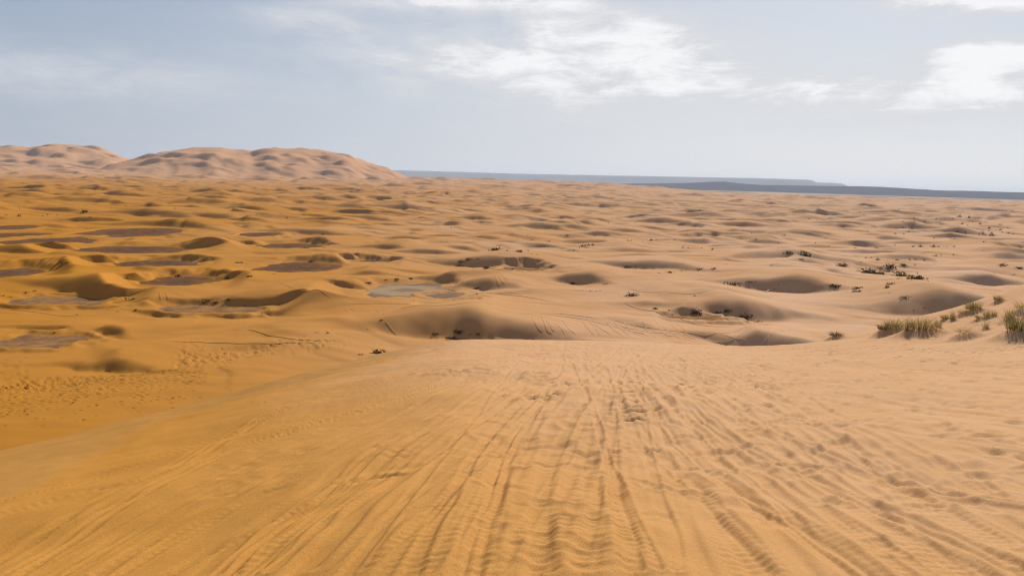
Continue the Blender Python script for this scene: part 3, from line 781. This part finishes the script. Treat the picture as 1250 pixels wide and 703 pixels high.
# ------------------------------------------------------------------ wheel ruts on the dunes beyond
def rut(pts, wd=0.55, hb=0.16, gap=None, n=12):
    P = [plain_hit(*p)[:2] if False else land(p[0], p[1], 72) for p in pts]
    P = [q for q in P if q is not None]
    if len(P) < 2: return None
    Pn = np.array(P)[:, :2]
    if np.hypot(*(np.diff(Pn, axis=0).T)).max() > 160: return None
    P2 = np.vstack([2 * Pn[0] - Pn[1], Pn, 2 * Pn[-1] - Pn[-2]]); out = []
    for i in range(1, len(P2) - 2):
        for q in np.linspace(0, 1, n, endpoint=False):
            a, b, c, d = P2[i - 1:i + 3]
            out.append(0.5 * (2 * b + (c - a) * q + (2 * a - 5 * b + 4 * c - d) * q * q + (3 * b - a - 3 * c + d) * q ** 3))
    out.append(P2[-2]); out = np.array(out)
    tg = np.gradient(out, axis=0); tg /= np.linalg.norm(tg, axis=1)[:, None] + 1e-9
    nm = np.stack([-tg[:, 1], tg[:, 0]], 1)
    offs = [(-1, -.05), (-.62, hb), (-.25, .05), (.25, .05), (.62, hb), (1, -.05)]
    vs = []
    for i in range(len(out)):
        fade = min(1, i / 4, (len(out) - 1 - i) / 4)
        for o_, hh in offs:
            p = out[i] + nm[i] * o_ * wd
            vs.append((p[0], p[1], ground(p[0], p[1]) + 0.03 + (hh if hh > 0 else hh) * fade - 0.05 * (1 - fade)))
    me_ = mesh_np('tyre_track', vs, quads(len(out), 6, 0)); va = np.array(vs)
    kk = grain_and_glare(va[:, 0], va[:, 1], np.hypot(va[:, 0], va[:, 1]), np.arctan2(va[:, 0], va[:, 1]), 1).astype(np.float32)
    me_.color_attributes.new('sand_grain_glare', 'FLOAT_COLOR', 'POINT').data.foreach_set('color', kk.ravel()); return me_


RUTS = [[(740, 388), (780, 398), (830, 405), (870, 408), (900, 404), (935, 396), (965, 387)], [(745, 396), (790, 405), (850, 411), (905, 408), (955, 394)], [(757, 368), (785, 378), (810, 386), (863, 398), (900, 398)],
        [(400, 374), (483, 371), (545, 369), (597, 359), (650, 359)], [(500, 374), (560, 363), (620, 360), (690, 372)], [(0, 375), (48, 381.6), (88, 386), (112, 385.6), (136, 382)], [(298, 401), (327, 409), (358, 414), (394, 416), (420, 413)],
        [(789, 353), (846, 342), (890, 336), (916, 329)], [(546, 340), (550, 346), (553, 352)], [(560, 336), (554, 343), (548, 352)], [(566, 336), (561, 344), (554, 353)], [(598, 334), (606, 341), (612, 350)], [(603, 334), (611, 340), (617, 348)], [(608, 334), (615, 338), (620, 344)],
        [(194.5, 355), (195.5, 361), (196.5, 367)], [(203, 355), (204, 361), (205, 367)], [(470, 392), (478, 402), (486, 410)], [(640, 382), (700, 388), (760, 402), (800, 412)],
        [(420, 421), (330, 420), (250, 418), (200, 416)], [(480, 378), (520, 373), (560, 371), (610, 373)], [(760, 350), (800, 357), (860, 356), (940, 353)], [(620, 385), (680, 383), (740, 390)], [(330, 345), (370, 352), (410, 366)], [(860, 402), (905, 414), (940, 408), (990, 394)]]
for k in range(17):
    j_ = rng.normal(0, 4); l_ = rng.uniform(.45, 1)
    RUTS.append([(648 + 11 * k + j_, 386 + .5 * k + rng.normal(0, 3)), (654 + 11.6 * k + j_ + rng.normal(0, 1.5), 398 + .6 * k), (662 + 12 * k + j_ + rng.normal(0, 3), 399 + 10 * l_ + .5 * k)])
for pts in RUTS:
    me_ = rut(pts, rng.uniform(.30, .46), rng.uniform(.07, .13))
    if me_: tag(link('tyre_track', me_, sand), kind='structure')

# ------------------------------------------------------------------ shrubs and grass
def blade_mesh(name, n, spread, hmin, hmax, wd, lean, seed, droop=.3, seg=3):
    rg = random.Random(seed); v = []; f = []
    for _ in range(n):
        a = rg.uniform(0, 6.283); q = spread * math.sqrt(rg.random())
        x, y = q * math.cos(a), q * math.sin(a); h = rg.uniform(hmin, hmax) * (1 - .35 * (q / spread) ** 2)
        d = a + rg.gauss(0, .7); le = lean * (0.3 + q / spread) * rg.uniform(.5, 1.3); tw = rg.uniform(0, 3.14)
        wx, wy = math.cos(tw) * wd, math.sin(tw) * wd; b0 = len(v)
        for s in range(seg + 1):
            u = s / seg; k = le * u * u * h * 1.0; z = h * (u - droop * le * u ** 3); ww = (1 - u * .85)
            cx, cy = x + math.cos(d) * k, y + math.sin(d) * k
            v += [(cx - wx * ww, cy - wy * ww, z - .04), (cx + wx * ww, cy + wy * ww, z - .04)]
        f += [(b0 + 2 * s, b0 + 2 * s + 1, b0 + 2 * s + 3, b0 + 2 * s + 2) for s in range(seg)]
    return mesh_np(name, v, f, False)


def shrub_mesh(name, seed, n=150, flat=.62):
    """a low desert bush one metre across: woody stems and many small twig leaves through an uneven dome"""
    rg = random.Random(seed); v = []; f = []
    lobes = [(rg.uniform(-.28, .28), rg.uniform(-.22, .22), rg.uniform(.22, .36), rg.uniform(.7, 1.15)) for _ in range(5)]
    for _ in range(n):
        lx, ly, lr, lh = rg.choice(lobes)
        a, b = rg.uniform(0, 6.283), math.acos(rg.uniform(0, 1)); q = lr * rg.random() ** .4
        p = Vector((lx + q * math.sin(b) * math.cos(a), ly + q * math.sin(b) * math.sin(a), q * math.cos(b) * flat * 2.0 * lh - .04))
        d = Vector((rg.gauss(0, 1), rg.gauss(0, 1), rg.gauss(.4, .8))).normalized(); s = Vector((rg.gauss(0, 1), rg.gauss(0, 1), rg.gauss(0, 1))).normalized()
        L, w_ = rg.uniform(.08, .17), rg.uniform(.025, .05); b0 = len(v)
        v += [p - s * w_, p + s * w_, p + d * L + s * w_ * .4, p + d * L - s * w_ * .4]; f.append((b0, b0 + 1, b0 + 2, b0 + 3))
    for _ in range(12):
        lx, ly, lr, lh = rg.choice(lobes); a = rg.uniform(0, 6.28); b0 = len(v)
        e = Vector((lx + math.cos(a) * lr * .7, ly + math.sin(a) * lr * .7, lr * lh * .9)); s = Vector((math.cos(a + 1.5), math.sin(a + 1.5), 0)) * .02
        v += [-s, s, e + s * .4, e - s * .4]; f.append((b0, b0 + 1, b0 + 2, b0 + 3))
    return mesh_np(name, v, f, False)


gm = {k: (blade_mesh('green_blades', 170, .42, .45, 1.0, .012, .55, s), blade_mesh('dry_blades', 90, .5, .3, .9, .011, .9, s + 50)) for k, s in (('green', 1), ('green2', 2), ('dark', 3))}
gm['tall'] = (blade_mesh('green_blades', 46, .22, .5, 1.0, .014, .35, 4), blade_mesh('dry_blades', 40, .3, .3, .9, .012, .6, 54))
gm['dry'] = (blade_mesh('green_blades', 26, .45, .25, .7, .012, .9, 5), blade_mesh('dry_blades', 130, .5, .3, 1.0, .011, 1.0, 55))
for a, b in gm.values(): a.materials.append(M_green); b.materials.append(M_dry)
GLAB = ['low dark dead tuft at the left end of the grass row on the right dune', 'bushy green grass clump second from the left in the row on the right dune', 'thin tall grass stem standing between the two bushiest left clumps',
        'widest green grass clump in the middle of the grass row', 'short upright tuft at the right foot of the widest green clump', 'small low clump climbing the dune right of the widest clump', 'thin upright tuft beside the small low clump halfway up the dune',
        'pale dry tuft just left of the grass clump on the dune edge', 'round green grass clump on the dune edge against the dark hollow', 'tiny tuft on bare sand below the clump on the dune edge', 'middle tuft of the three in line below the dune edge',
        'rightmost tuft of the three in line below the dune edge', 'sparse straw coloured grass on the bare lower slope', 'single upright tuft above the sparse straw coloured grass', 'topmost small grass clump near the dune crest',
        'tall leaning tuft just left of the big clump at the right margin', 'biggest grass clump with dark foot at the right margin', 'dry yellow clump high on the slope at the right margin', 'dark blades standing in for the shaded mound lee left of the whole grass row']
for (px, py, wpx, hpx, kind), (x, y), lab in zip(GRASS, gpos, GLAB):
    d = math.hypot(x, y); W = wpx * d / F; H = hpx * d / F
    rt = bpy.data.objects.new('grass_clump', None); C.objects.link(rt)
    rt.location = (x, y, ground(x, y)); rt.rotation_euler = (0, 0, random.uniform(0, 6.28)); rt.empty_display_size = .2
    tag(rt, lab, 'grass clump', 'grass clumps on the dune at the right')
    k = kind if kind != 'green' else random.choice(['green', 'green2'])
    sp = .75 if k == 'tall' else 1.15
    for mm in gm[k]:
        o = link(mm.name.split('.')[0], mm, None, rt); o.scale = (W / sp, W / sp, H * 1.08)
        if kind == 'dark' and mm.name.startswith('green'):
            o.material_slots[0].link = 'OBJECT'; o.material_slots[0].material = M_shrub

SH = [shrub_mesh('shrub', 20 + i, 150 if i < 3 else 90) for i in range(6)]
SHG = [shrub_mesh('shrub', 40 + i, 150) for i in range(2)]
SHT = [shrub_mesh('shrub', 60 + i, 34) for i in range(4)]
for m_ in SH + SHT: m_.materials.append(M_shrub)
for m_ in SHG: m_.materials.append(M_shrub_green)
# shrubs one can point at: (px, py of foot, width px, label, green?)
NAMED = [
    (773, 361, 15, 'broad dark bush standing alone on open sand left of the long dark hollow', 0), (801, 377, 7, 'small bush at the left foot of the long dark hollow', 0), (846, 382, 17, 'widest dark bush in the row under the long hollow', 0),
    (876, 382, 11, 'round bush right of the widest bush under the long hollow', 0), (890, 380, 10, 'rightmost round bush against the long hollow slip face', 0), (913, 388, 18, 'long dark bush on the sand below the right end of the hollow', 0),
    (925, 393, 10, 'small ragged bush just below the long bush near the hollow', 0), (893, 348, 17, 'wide ragged bush on the flat above the long dark hollow', 0), (916, 344, 9, 'small bush touching the left tip of the dark dune band', 0),
    (1015, 349, 11, 'spiky bush at the right tip of the dark dune band', 0), (1024, 350, 8, 'low bush touching the right side of the spiky bush', 0), (1047, 352, 12, 'tall dark mound bush alone right of the dark dune band', 0), (1046, 356, 8, 'flat olive bush at the foot of the tall mound bush', 1),
    (1029, 325, 13, 'pointed dark bush alone on pale sand left of the big thicket', 0), (1058, 332, 17, 'leftmost bush of the big dark thicket', 0), (1071, 334, 13, 'bush touching the right end of the leftmost thicket bush', 0), (1086, 327, 15, 'topmost dark bush of the big thicket', 0),
    (1102, 337, 19, 'wide dark bush in the right half of the big thicket', 1), (1120, 341, 19, 'rightmost long bush of the big thicket', 0), (1104, 324, 8, 'small bush behind the right half of the big thicket', 0), (1082, 332, 8, 'small bush in the gap at the centre of the big thicket', 0),
    (1088, 347, 11, 'low bush on bare sand below the big thicket', 0), (1084, 351, 7, 'small flat bush under the low bush below the thicket', 1), (1105, 363, 11, 'dark bush at the left tip of the hollow on the right', 0),
    (964, 309, 11, 'left green bush of the pair on pale sand at mid right', 1), (984, 312, 16, 'right and wider green bush of the pair on pale sand', 1), (978, 316.5, 6, 'small dark bush under the green pair', 0),
    (607, 305, 12, 'dark bush at the left of the row under the upper central dune', 0), (634, 307, 8, 'dark bush at the right of the row under the upper central dune', 0), (564, 320, 9, 'left bush of the cluster under the central dark dune', 0), (573, 317, 9, 'upper bush of the cluster under the central dark dune', 0),
    (562, 324, 7, 'lowest bush of the cluster under the central dark dune', 0), (595, 328, 11, 'bush on flat sand right of the central cluster', 0), (634, 327, 9, 'bush at the right tip of the central dark dune', 0), (625, 329, 5, 'small bush left of the one at the dune tip', 0),
    (581, 353, 9, 'bush inside the rutted central bowl', 0), (700, 346, 8, 'bush inside the shallow hollow right of centre', 0), (450, 346, 9, 'bush on the left rim of the pale clay pan', 0), (483, 341, 7, 'bush behind the pale clay pan', 0), (501, 340, 6, 'right bush of those behind the pale clay pan', 0), (471, 342, 4, 'smallest bush behind the pale clay pan', 0),
    (531, 408, 10, 'twiggy bush at the left foot of the deep red hollow', 0), (561, 406, 12, 'leaning twiggy bush in the middle of the deep red hollow', 0), (551, 414, 14, 'dark flat bush on the sand in front of the deep red hollow', 0), (584, 408, 8, 'pale sparse bush right of the deep red hollow shrubs', 1),
    (440, 433, 6, 'small round bush left of the long bush on the near dune edge', 0), (463, 432, 20, 'long dark bush lying along the near dune edge', 0), (465, 391, 6, 'lone bush on the sand track left of the red hollow', 0),
    (161, 366, 14, 'dark bush at the right end of the left slip face', 0), (253, 367, 10, 'left bush of the two below the dark gravel pan', 0), (279, 366, 10, 'right bush of the two below the dark gravel pan', 0), (249, 370, 6, 'left low bush in front of the two bushes', 0), (262, 370, 7, 'right low bush in front of the two bushes', 0),
    (216, 337, 10, 'dark bush on the far rim of the lens shaped gravel pan', 0), (105, 259, 9, 'dark bush alone on the far left dunes', 0), (291, 321, 9, 'bush on the sand spit between two gravel pans', 0), (305, 338, 8, 'bush on the thin ridge below the gravel pan', 0), (381, 319.5, 7, 'bush above the large gravel pan on the right', 0),
    (766, 326, 9, 'left bush under the slip face right of the riders', 0), (816, 333, 9, 'bush at the right end of that slip face right of the riders', 0), (872, 328.5, 8, 'pointed bush alone on open sand at mid right', 0), (854, 329, 8, 'low bush left of the pointed bush at mid right', 0), (1224, 324, 10, 'bush near the right margin above the hollow', 0), (1243, 327.5, 8, 'bush at the right margin on pale sand', 0)]
SMALL_C = [(545.6, 295), (599, 292), (632, 292), (650, 293.5, 5), (670, 295, 7), (693, 287.5, 8), (645, 287.5), (596, 306, 4), (610, 300.5, 7), (620, 306, 5), (644, 306, 6), (649, 310), (655, 311), (583, 316, 6), (583, 359, 5), (707, 325), (686, 340), (738, 347, 6), (720, 355.5, 4), (728, 355.5, 4), (733, 355, 4),
           (700, 305.5, 4), (713, 307, 3), (776, 325.5, 5), (798, 328, 5), (804, 333.5, 5), (832, 330.5, 5), (887, 323), (941, 324, 5), (871, 305, 6), (856, 303, 4), (840, 303, 4), (924, 343), (946, 353, 4), (950, 348, 4), (848, 361.5, 5), (816, 378.5, 4), (821, 384, 6), (912, 392, 4), (742, 346, 4), (949, 378), (957, 309, 5), (514, 338),
           (449, 402), (401, 407, 4), (575, 408, 6), (451, 431, 3), (505, 367, 4), (506, 251, 4), (595.5, 259), (598.6, 272), (525.6, 279), (534.7, 277.5), (550, 278), (554.5, 278.5), (662, 272.5), (743, 272, 4), (775, 272), (726, 275.5), (767, 294, 8), (796, 293.5, 6), (802, 293, 4), (823.5, 292, 4), (784, 295), (848, 271.5), (849, 287)]
SMALL_L = [(167, 379, 6), (246, 380, 5), (279, 339.5, 9), (217, 370), (3, 361, 6), (13, 363, 5), (30, 358.5, 8), (43, 356, 6), (66, 406.5, 7), (94, 384.5, 7), (144, 380.5, 4), (298.6, 373, 6), (314, 377), (329, 378), (386, 406, 6), (400.6, 407, 7), (398, 404.5), (334, 334.5, 5), (380, 331.5, 6), (350, 332),
           (7, 263, 4), (22, 264, 6), (57, 262.5, 5), (51, 264), (110, 265, 4), (24, 255), (153, 252, 4), (142, 314.5), (70, 263), (213.6, 255, 4), (283, 260), (301.6, 264, 6), (313, 262), (349.6, 266), (371, 262), (368, 257), (242, 316, 6), (301, 322), (260, 316, 4), (395, 286, 6)]
SMALL_R = [(978, 307, 6), (1044, 303, 6), (1069, 303, 6), (1051, 320, 4), (1057.6, 315, 5), (1063, 314.5, 5), (1073.6, 317.5, 9), (1095, 317.5, 6), (1110, 317.5, 5), (1117.6, 317, 5), (1129, 316.5, 5), (1141, 312.5, 6), (1150, 312, 4), (1075, 327, 7), (1097.6, 340, 6), (1131, 340, 6), (1117, 323.5, 5), (1085.6, 358, 4), (1115, 379, 5), (1128, 376, 5),
           (1141, 291, 4), (1165.5, 292, 5), (1116, 301.5, 8), (1126, 301.5, 9), (1137, 301.5, 9), (1146, 301.5, 5), (1163.6, 301.5, 5), (1155, 302), (1104, 279, 8), (1094, 279, 6), (1112, 279, 7), (1179.6, 284, 6), (1167, 283.5, 7), (1201, 295.5, 5), (1200, 306), (1247, 302, 5), (1243, 299.5), (1093, 299.5), (996, 297, 4), (1011, 300), (987, 267.5, 4), (997, 268.5), (1006, 268.5), (1048.6, 259.5), (1055, 262.5), (1035, 260.5), (1059, 282.5), (1076, 279.5), (1163, 311, 4), (1236, 336, 7),
           (917, 285), (922, 292, 4), (956, 287.5, 6), (905, 292), (951, 296), (857, 286), (838.5, 286), (833, 302, 4), (837, 330)]
SMALL_F = [(1197.5, 284.5, 8), (1206.5, 282, 4), (1213, 287, 8), (1210, 285, 5), (1231, 284.5, 5), (1236, 286), (1230, 278, 4), (1220.6, 274.5, 5), (1204, 271.5), (1187, 271.5), (1173, 273.5, 6), (1195, 273.5, 5), (1181, 275), (1209, 278, 5), (1219, 281.5, 8), (1224, 283.5, 5), (1202.6, 287), (1169, 265.3, 8), (1182, 265.3, 5), (1163, 266.6, 4), (1142, 267), (1115, 266.3), (1130, 270, 4), (1103, 270.3), (1111, 272), (1116, 270.5), (1153, 268.5), (1109, 283, 4), (1092.6, 285.5, 5), (1103, 286, 6), (1098, 255.5), (1228, 258.3), (1236, 258)]


def put(px, py, wpx, label, group, green, pool):
    p = land(px, py, 60)
    if p is None: return
    d = math.sqrt(p[0] ** 2 + p[1] ** 2)
    if d > 3500: return
    W = max(wpx * (1.32 if wpx > 5 else 1.15), 2.6) * d / F
    o = link('desert_shrub', random.choice(pool)); o.location = (p[0], p[1], ground(p[0], p[1]) - .05 * W); o.rotation_euler = (0, 0, random.uniform(0, 6.28))
    s = W * 1.05; o.scale = (s, s * .8, s * random.uniform(.55, .8)) if wpx > 5 else (s, s * .9, s * random.uniform(.6, .9))
    o.rotation_euler.z = random.choice([0, math.pi]) + random.gauss(0, .35)
    tag(o, label, 'shrub', group)


for px, py, wpx, lab, gr_ in NAMED: put(px, py, wpx, lab, 'bushes on the dunes', gr_, SHG if gr_ else SH)
MARKS = [('the camel caravan', 715, 301, 24), ('the pale clay pan', 497, 354, 60), ('the big dark thicket', 1090, 332, 45), ('the deep red hollow', 560, 393, 70), ('the long dark hollow', 880, 379, 90), ('the rutted central bowl', 590, 346, 35),
         ('the central dark dune', 600, 317, 40), ('the dark dune band', 965, 344, 50), ('the pair of green bushes', 974, 309, 20), ('the large gravel pan', 366, 327, 50), ('the lens shaped gravel pan', 222, 342, 40), ('the left slip face', 105, 352, 60),
         ('the wide dark pan', 163, 304, 60), ('the great dune', 330, 225, 90), ('the hollow on the right', 1160, 366, 48), ('the pointed bush', 872, 327, 10), ('the shallow hollow right of centre', 702, 340, 32), ('the slip face right of the riders', 788, 324, 45),
         ('the far right shrub scatter', 1205, 280, 40), ('the row of far dark slip faces', 1110, 282, 40), ('the near dune edge', 455, 428, 40), ('the end of the dark hills', 1180, 240, 60), ('the left margin pans', 20, 290, 40), ('the far mesa end', 990, 225, 40), ('the central far dunes', 640, 264, 60)]
ORD = ['leftmost', 'second', 'third', 'fourth', 'fifth', 'sixth', 'seventh', 'eighth', 'ninth', 'tenth', 'eleventh', 'twelfth', 'thirteenth', 'fourteenth', 'fifteenth', 'sixteenth', 'seventeenth', 'eighteenth']
bins = {}
for gp, lst in (('tiny shrubs in the middle of the dune field', SMALL_C), ('tiny shrubs on the left dunes', SMALL_L), ('tiny shrubs on the right dunes', SMALL_R), ('tiny shrubs in the far right scatter', SMALL_F)):
    for q in lst:
        mk = min(MARKS, key=lambda m_: abs(q[0] - m_[1]) + 2.2 * abs(q[1] - m_[2]))
        dx, dy = (q[0] - mk[1]) / mk[3], (q[1] - mk[2]) / 9.0
        side = ('right of' if dx > 0 else 'left of') if abs(dx) > max(1.0, abs(dy)) else ('in front of' if dy > .6 else 'beyond' if dy < -.6 else 'beside')
        bins.setdefault((side, mk[0]), []).append((q, gp))
for (side, mk), members in bins.items():
    members.sort(key=lambda e: e[0][0])
    for i, (q, gp) in enumerate(members):
        n_ = len(members)
        if n_ == 1: lab = 'only tiny dark shrub just %s %s' % (side, mk)
        else: lab = '%s%s of tiny shrubs %s %s' % ('rightmost' if i == n_ - 1 else ORD[min(i, 17)], '' if i in (0, n_ - 1) else ' from left', side, mk)
        put(q[0], q[1], q[2] if len(q) > 2 else 3, lab, gp, 0, SHT)

# ------------------------------------------------------------------ the camel riders
def skin_mesh(name, verts, edges, radii, root=0, sub=1):
    m = bpy.data.meshes.new('tmp'); m.from_pydata(verts, edges, []); o = bpy.data.objects.new('tmp', m); C.objects.link(o)
    md = o.modifiers.new('skin', 'SKIN'); 
    for i, q in enumerate(radii): m.skin_vertices[0].data[i].radius = q if isinstance(q, tuple) else (q, q)
    m.skin_vertices[0].data[root].use_root = True
    s = o.modifiers.new('sub', 'SUBSURF'); s.levels = sub; s.render_levels = sub
    dg = bpy.context.evaluated_depsgraph_get(); r_ = bpy.data.meshes.new_from_object(o.evaluated_get(dg)); r_.name = name
    bpy.data.objects.remove(o); bpy.data.meshes.remove(m); return r_


def camel_mesh():
    v = [(0, 0, 1.35), (-.55, 0, 1.38), (.55, 0, 1.35), (0, 0, 1.72), (-.85, 0, 1.32),      # trunk, hump, rump
         (.95, 0, 1.25), (1.25, 0, 1.45), (1.42, 0, 1.85), (1.50, 0, 2.08), (1.85, 0, 2.0),  # neck curve, head, muzzle
         (-.98, 0, 1.05), (-1.02, 0, .8)]
    e = [(0, 1), (0, 2), (0, 3), (1, 4), (2, 5), (5, 6), (6, 7), (7, 8), (8, 9), (4, 10), (10, 11)]
    r_ = [(.42, .36), (.38, .32), (.38, .32), (.18, .22), .26, .22, .15, .12, .13, .08, .05, .04]
    for sx, sy, st in ((.55, .17, .12), (.55, -.17, -.15), (-.65, .17, -.16), (-.65, -.17, .14)):
        b = len(v); root = 2 if sx > 0 else 1
        v += [(sx, sy, 1.05), (sx + st * .4 + (.0 if sx > 0 else -.06), sy, .62), (sx + st * .8, sy, .12), (sx + st * .8 + .10, sy, .03)]
        e += [(root, b), (b, b + 1), (b + 1, b + 2), (b + 2, b + 3)]; r_ += [.17, .085, .06, .08]
    return skin_mesh('camel', v, e, r_)


def person_mesh(walk):
    if walk:
        v = [(0, 0, .95), (0, 0, 1.2), (.02, 0, 1.42), (.03, 0, 1.54), (.05, 0, 1.68)]; e = [(0, 1), (1, 2), (2, 3), (3, 4)]; r_ = [.14, .14, (.17, .13), .06, .10]
        legs = [[(.08, .09, .55), (.22, .09, .08), (.34, .09, .04)], [(.0, -.09, .52), (-.22, -.09, .12), (-.12, -.09, .04)]]
        arms = [[(.02, .22, 1.40), (-.10, .26, 1.12), (.02, .26, .88)], [(.02, -.22, 1.40), (.12, -.26, 1.14), (.30, -.24, .98)]]
    else:
        v = [(0, 0, .0), (0, 0, .25), (.02, 0, .48), (.03, 0, .60), (.05, 0, .74)]; e = [(0, 1), (1, 2), (2, 3), (3, 4)]; r_ = [.16, .14, (.17, .13), .06, .10]
        legs = [[(.28, .30, -.02), (.25, .40, -.40), (.36, .40, -.45)], [(.28, -.30, -.02), (.25, -.40, -.40), (.36, -.40, -.45)]]
        arms = [[(.02, .22, .45), (.06, .27, .20), (.28, .14, .12)], [(.02, -.22, .45), (.06, -.27, .20), (.28, -.14, .12)]]
    for L, root, rad in ((legs, 0, (.10, .065, .05)), (arms, 2, (.065, .05, .045))):
        for lg in L:
            b = len(v); v += lg; e += [(root, b), (b, b + 1), (b + 1, b + 2)]; r_ += list(rad)
    # five short fingers on each hand
    return skin_mesh('person', v, e, r_)


def dome(name, c, rx, ry, rz, n=10, m=5, low=-.2):
    v = []; 
    for i in range(m + 1):
        ph = math.asin(low) + (math.pi / 2 - math.asin(low)) * i / m
        for j in range(n):
            a = 2 * math.pi * j / n; v.append((c[0] + rx * math.cos(ph) * math.cos(a), c[1] + ry * math.cos(ph) * math.sin(a), c[2] + rz * math.sin(ph)))
    f = [(i * n + j, i * n + (j + 1) % n, (i + 1) * n + (j + 1) % n, (i + 1) * n + j) for i in range(m) for j in range(n)]
    return mesh_np(name, v, f)


cm = camel_mesh(); cm.materials.append(M_camel)
bl_ = dome('saddle_blanket', (-.05, 0, 1.28), .55, .42, .56, 12, 5, 0.0); bl_.materials.append(M_blanket)
rm = person_mesh(False); rm.materials.append(M_robe); wm = person_mesh(True); wm.materials.append(M_robe)
sc_r = dome('headscarf', (.05, 0, .77), .14, .14, .13, 10, 4, -.4); sc_w = dome('headscarf', (.05, 0, 1.71), .14, .14, .13, 10, 4, -.4)
for q in (sc_r, sc_w): q.materials.append(M_scarf)
CAMELS = [(710.6, 302.3, 'leading camel of the caravan right behind the man on foot', 'rider on the leading camel just behind the man on foot'), (714.3, 302.0, 'second camel of the caravan crossing the dunes', 'rider on the second camel of the caravan'),
          (718.4, 301.4, 'third camel of the caravan crossing the dunes', 'rider on the third camel of the caravan'), (723.4, 300.9, 'last camel at the right end of the caravan', 'rider on the last camel at the right end')]
head = math.pi + R(12)
for px, py, lc, lr in CAMELS:
    p = land(px, py, 80)
    o = link('camel', cm); o.location = (p[0], p[1], ground(p[0], p[1])); o.rotation_euler.z = head; tag(o, lc, 'camel', 'camels walking in a caravan')
    link('saddle_blanket', bl_, None, o)
    q = link('person', rm); q.location = (p[0], p[1], o.location.z + 1.88); q.rotation_euler.z = head; tag(q, lr, 'person', 'riders on the camels')
    link('headscarf', sc_r, None, q)
p = land(707.0, 303.6, 80)
o = link('person', wm); o.location = (p[0], p[1], ground(p[0], p[1])); o.rotation_euler.z = head; tag(o, 'man in dark robe walking on foot ahead of the camels', 'person')
link('headscarf', sc_w, None, o)

# ------------------------------------------------------------------ desert air
def haze(d):
    S, z0, z1 = 45000, -75, 205
    v = [(x, y, z) for z in (z0, z1) for x, y in ((-S, -S), (S, -S), (S, S), (-S, S))]
    o = link('haze', mesh_np('haze', v, [(0, 3, 2, 1), (4, 5, 6, 7), (0, 1, 5, 4), (1, 2, 6, 5), (2, 3, 7, 6), (3, 0, 4, 7)], False))
    m, tt = mat('desert_haze'); pv = tt.n('ShaderNodeVolumePrincipled')
    pv.inputs['Color'].default_value = (.77, .85, 1, 1); pv.inputs['Density'].default_value = d; pv.inputs['Anisotropy'].default_value = .2
    ou = tt.n('ShaderNodeOutputMaterial'); tt.link(pv.outputs[0], ou.inputs['Volume'])
    o.data.materials.append(m); tag(o, kind='stuff')


haze(3.2e-5)
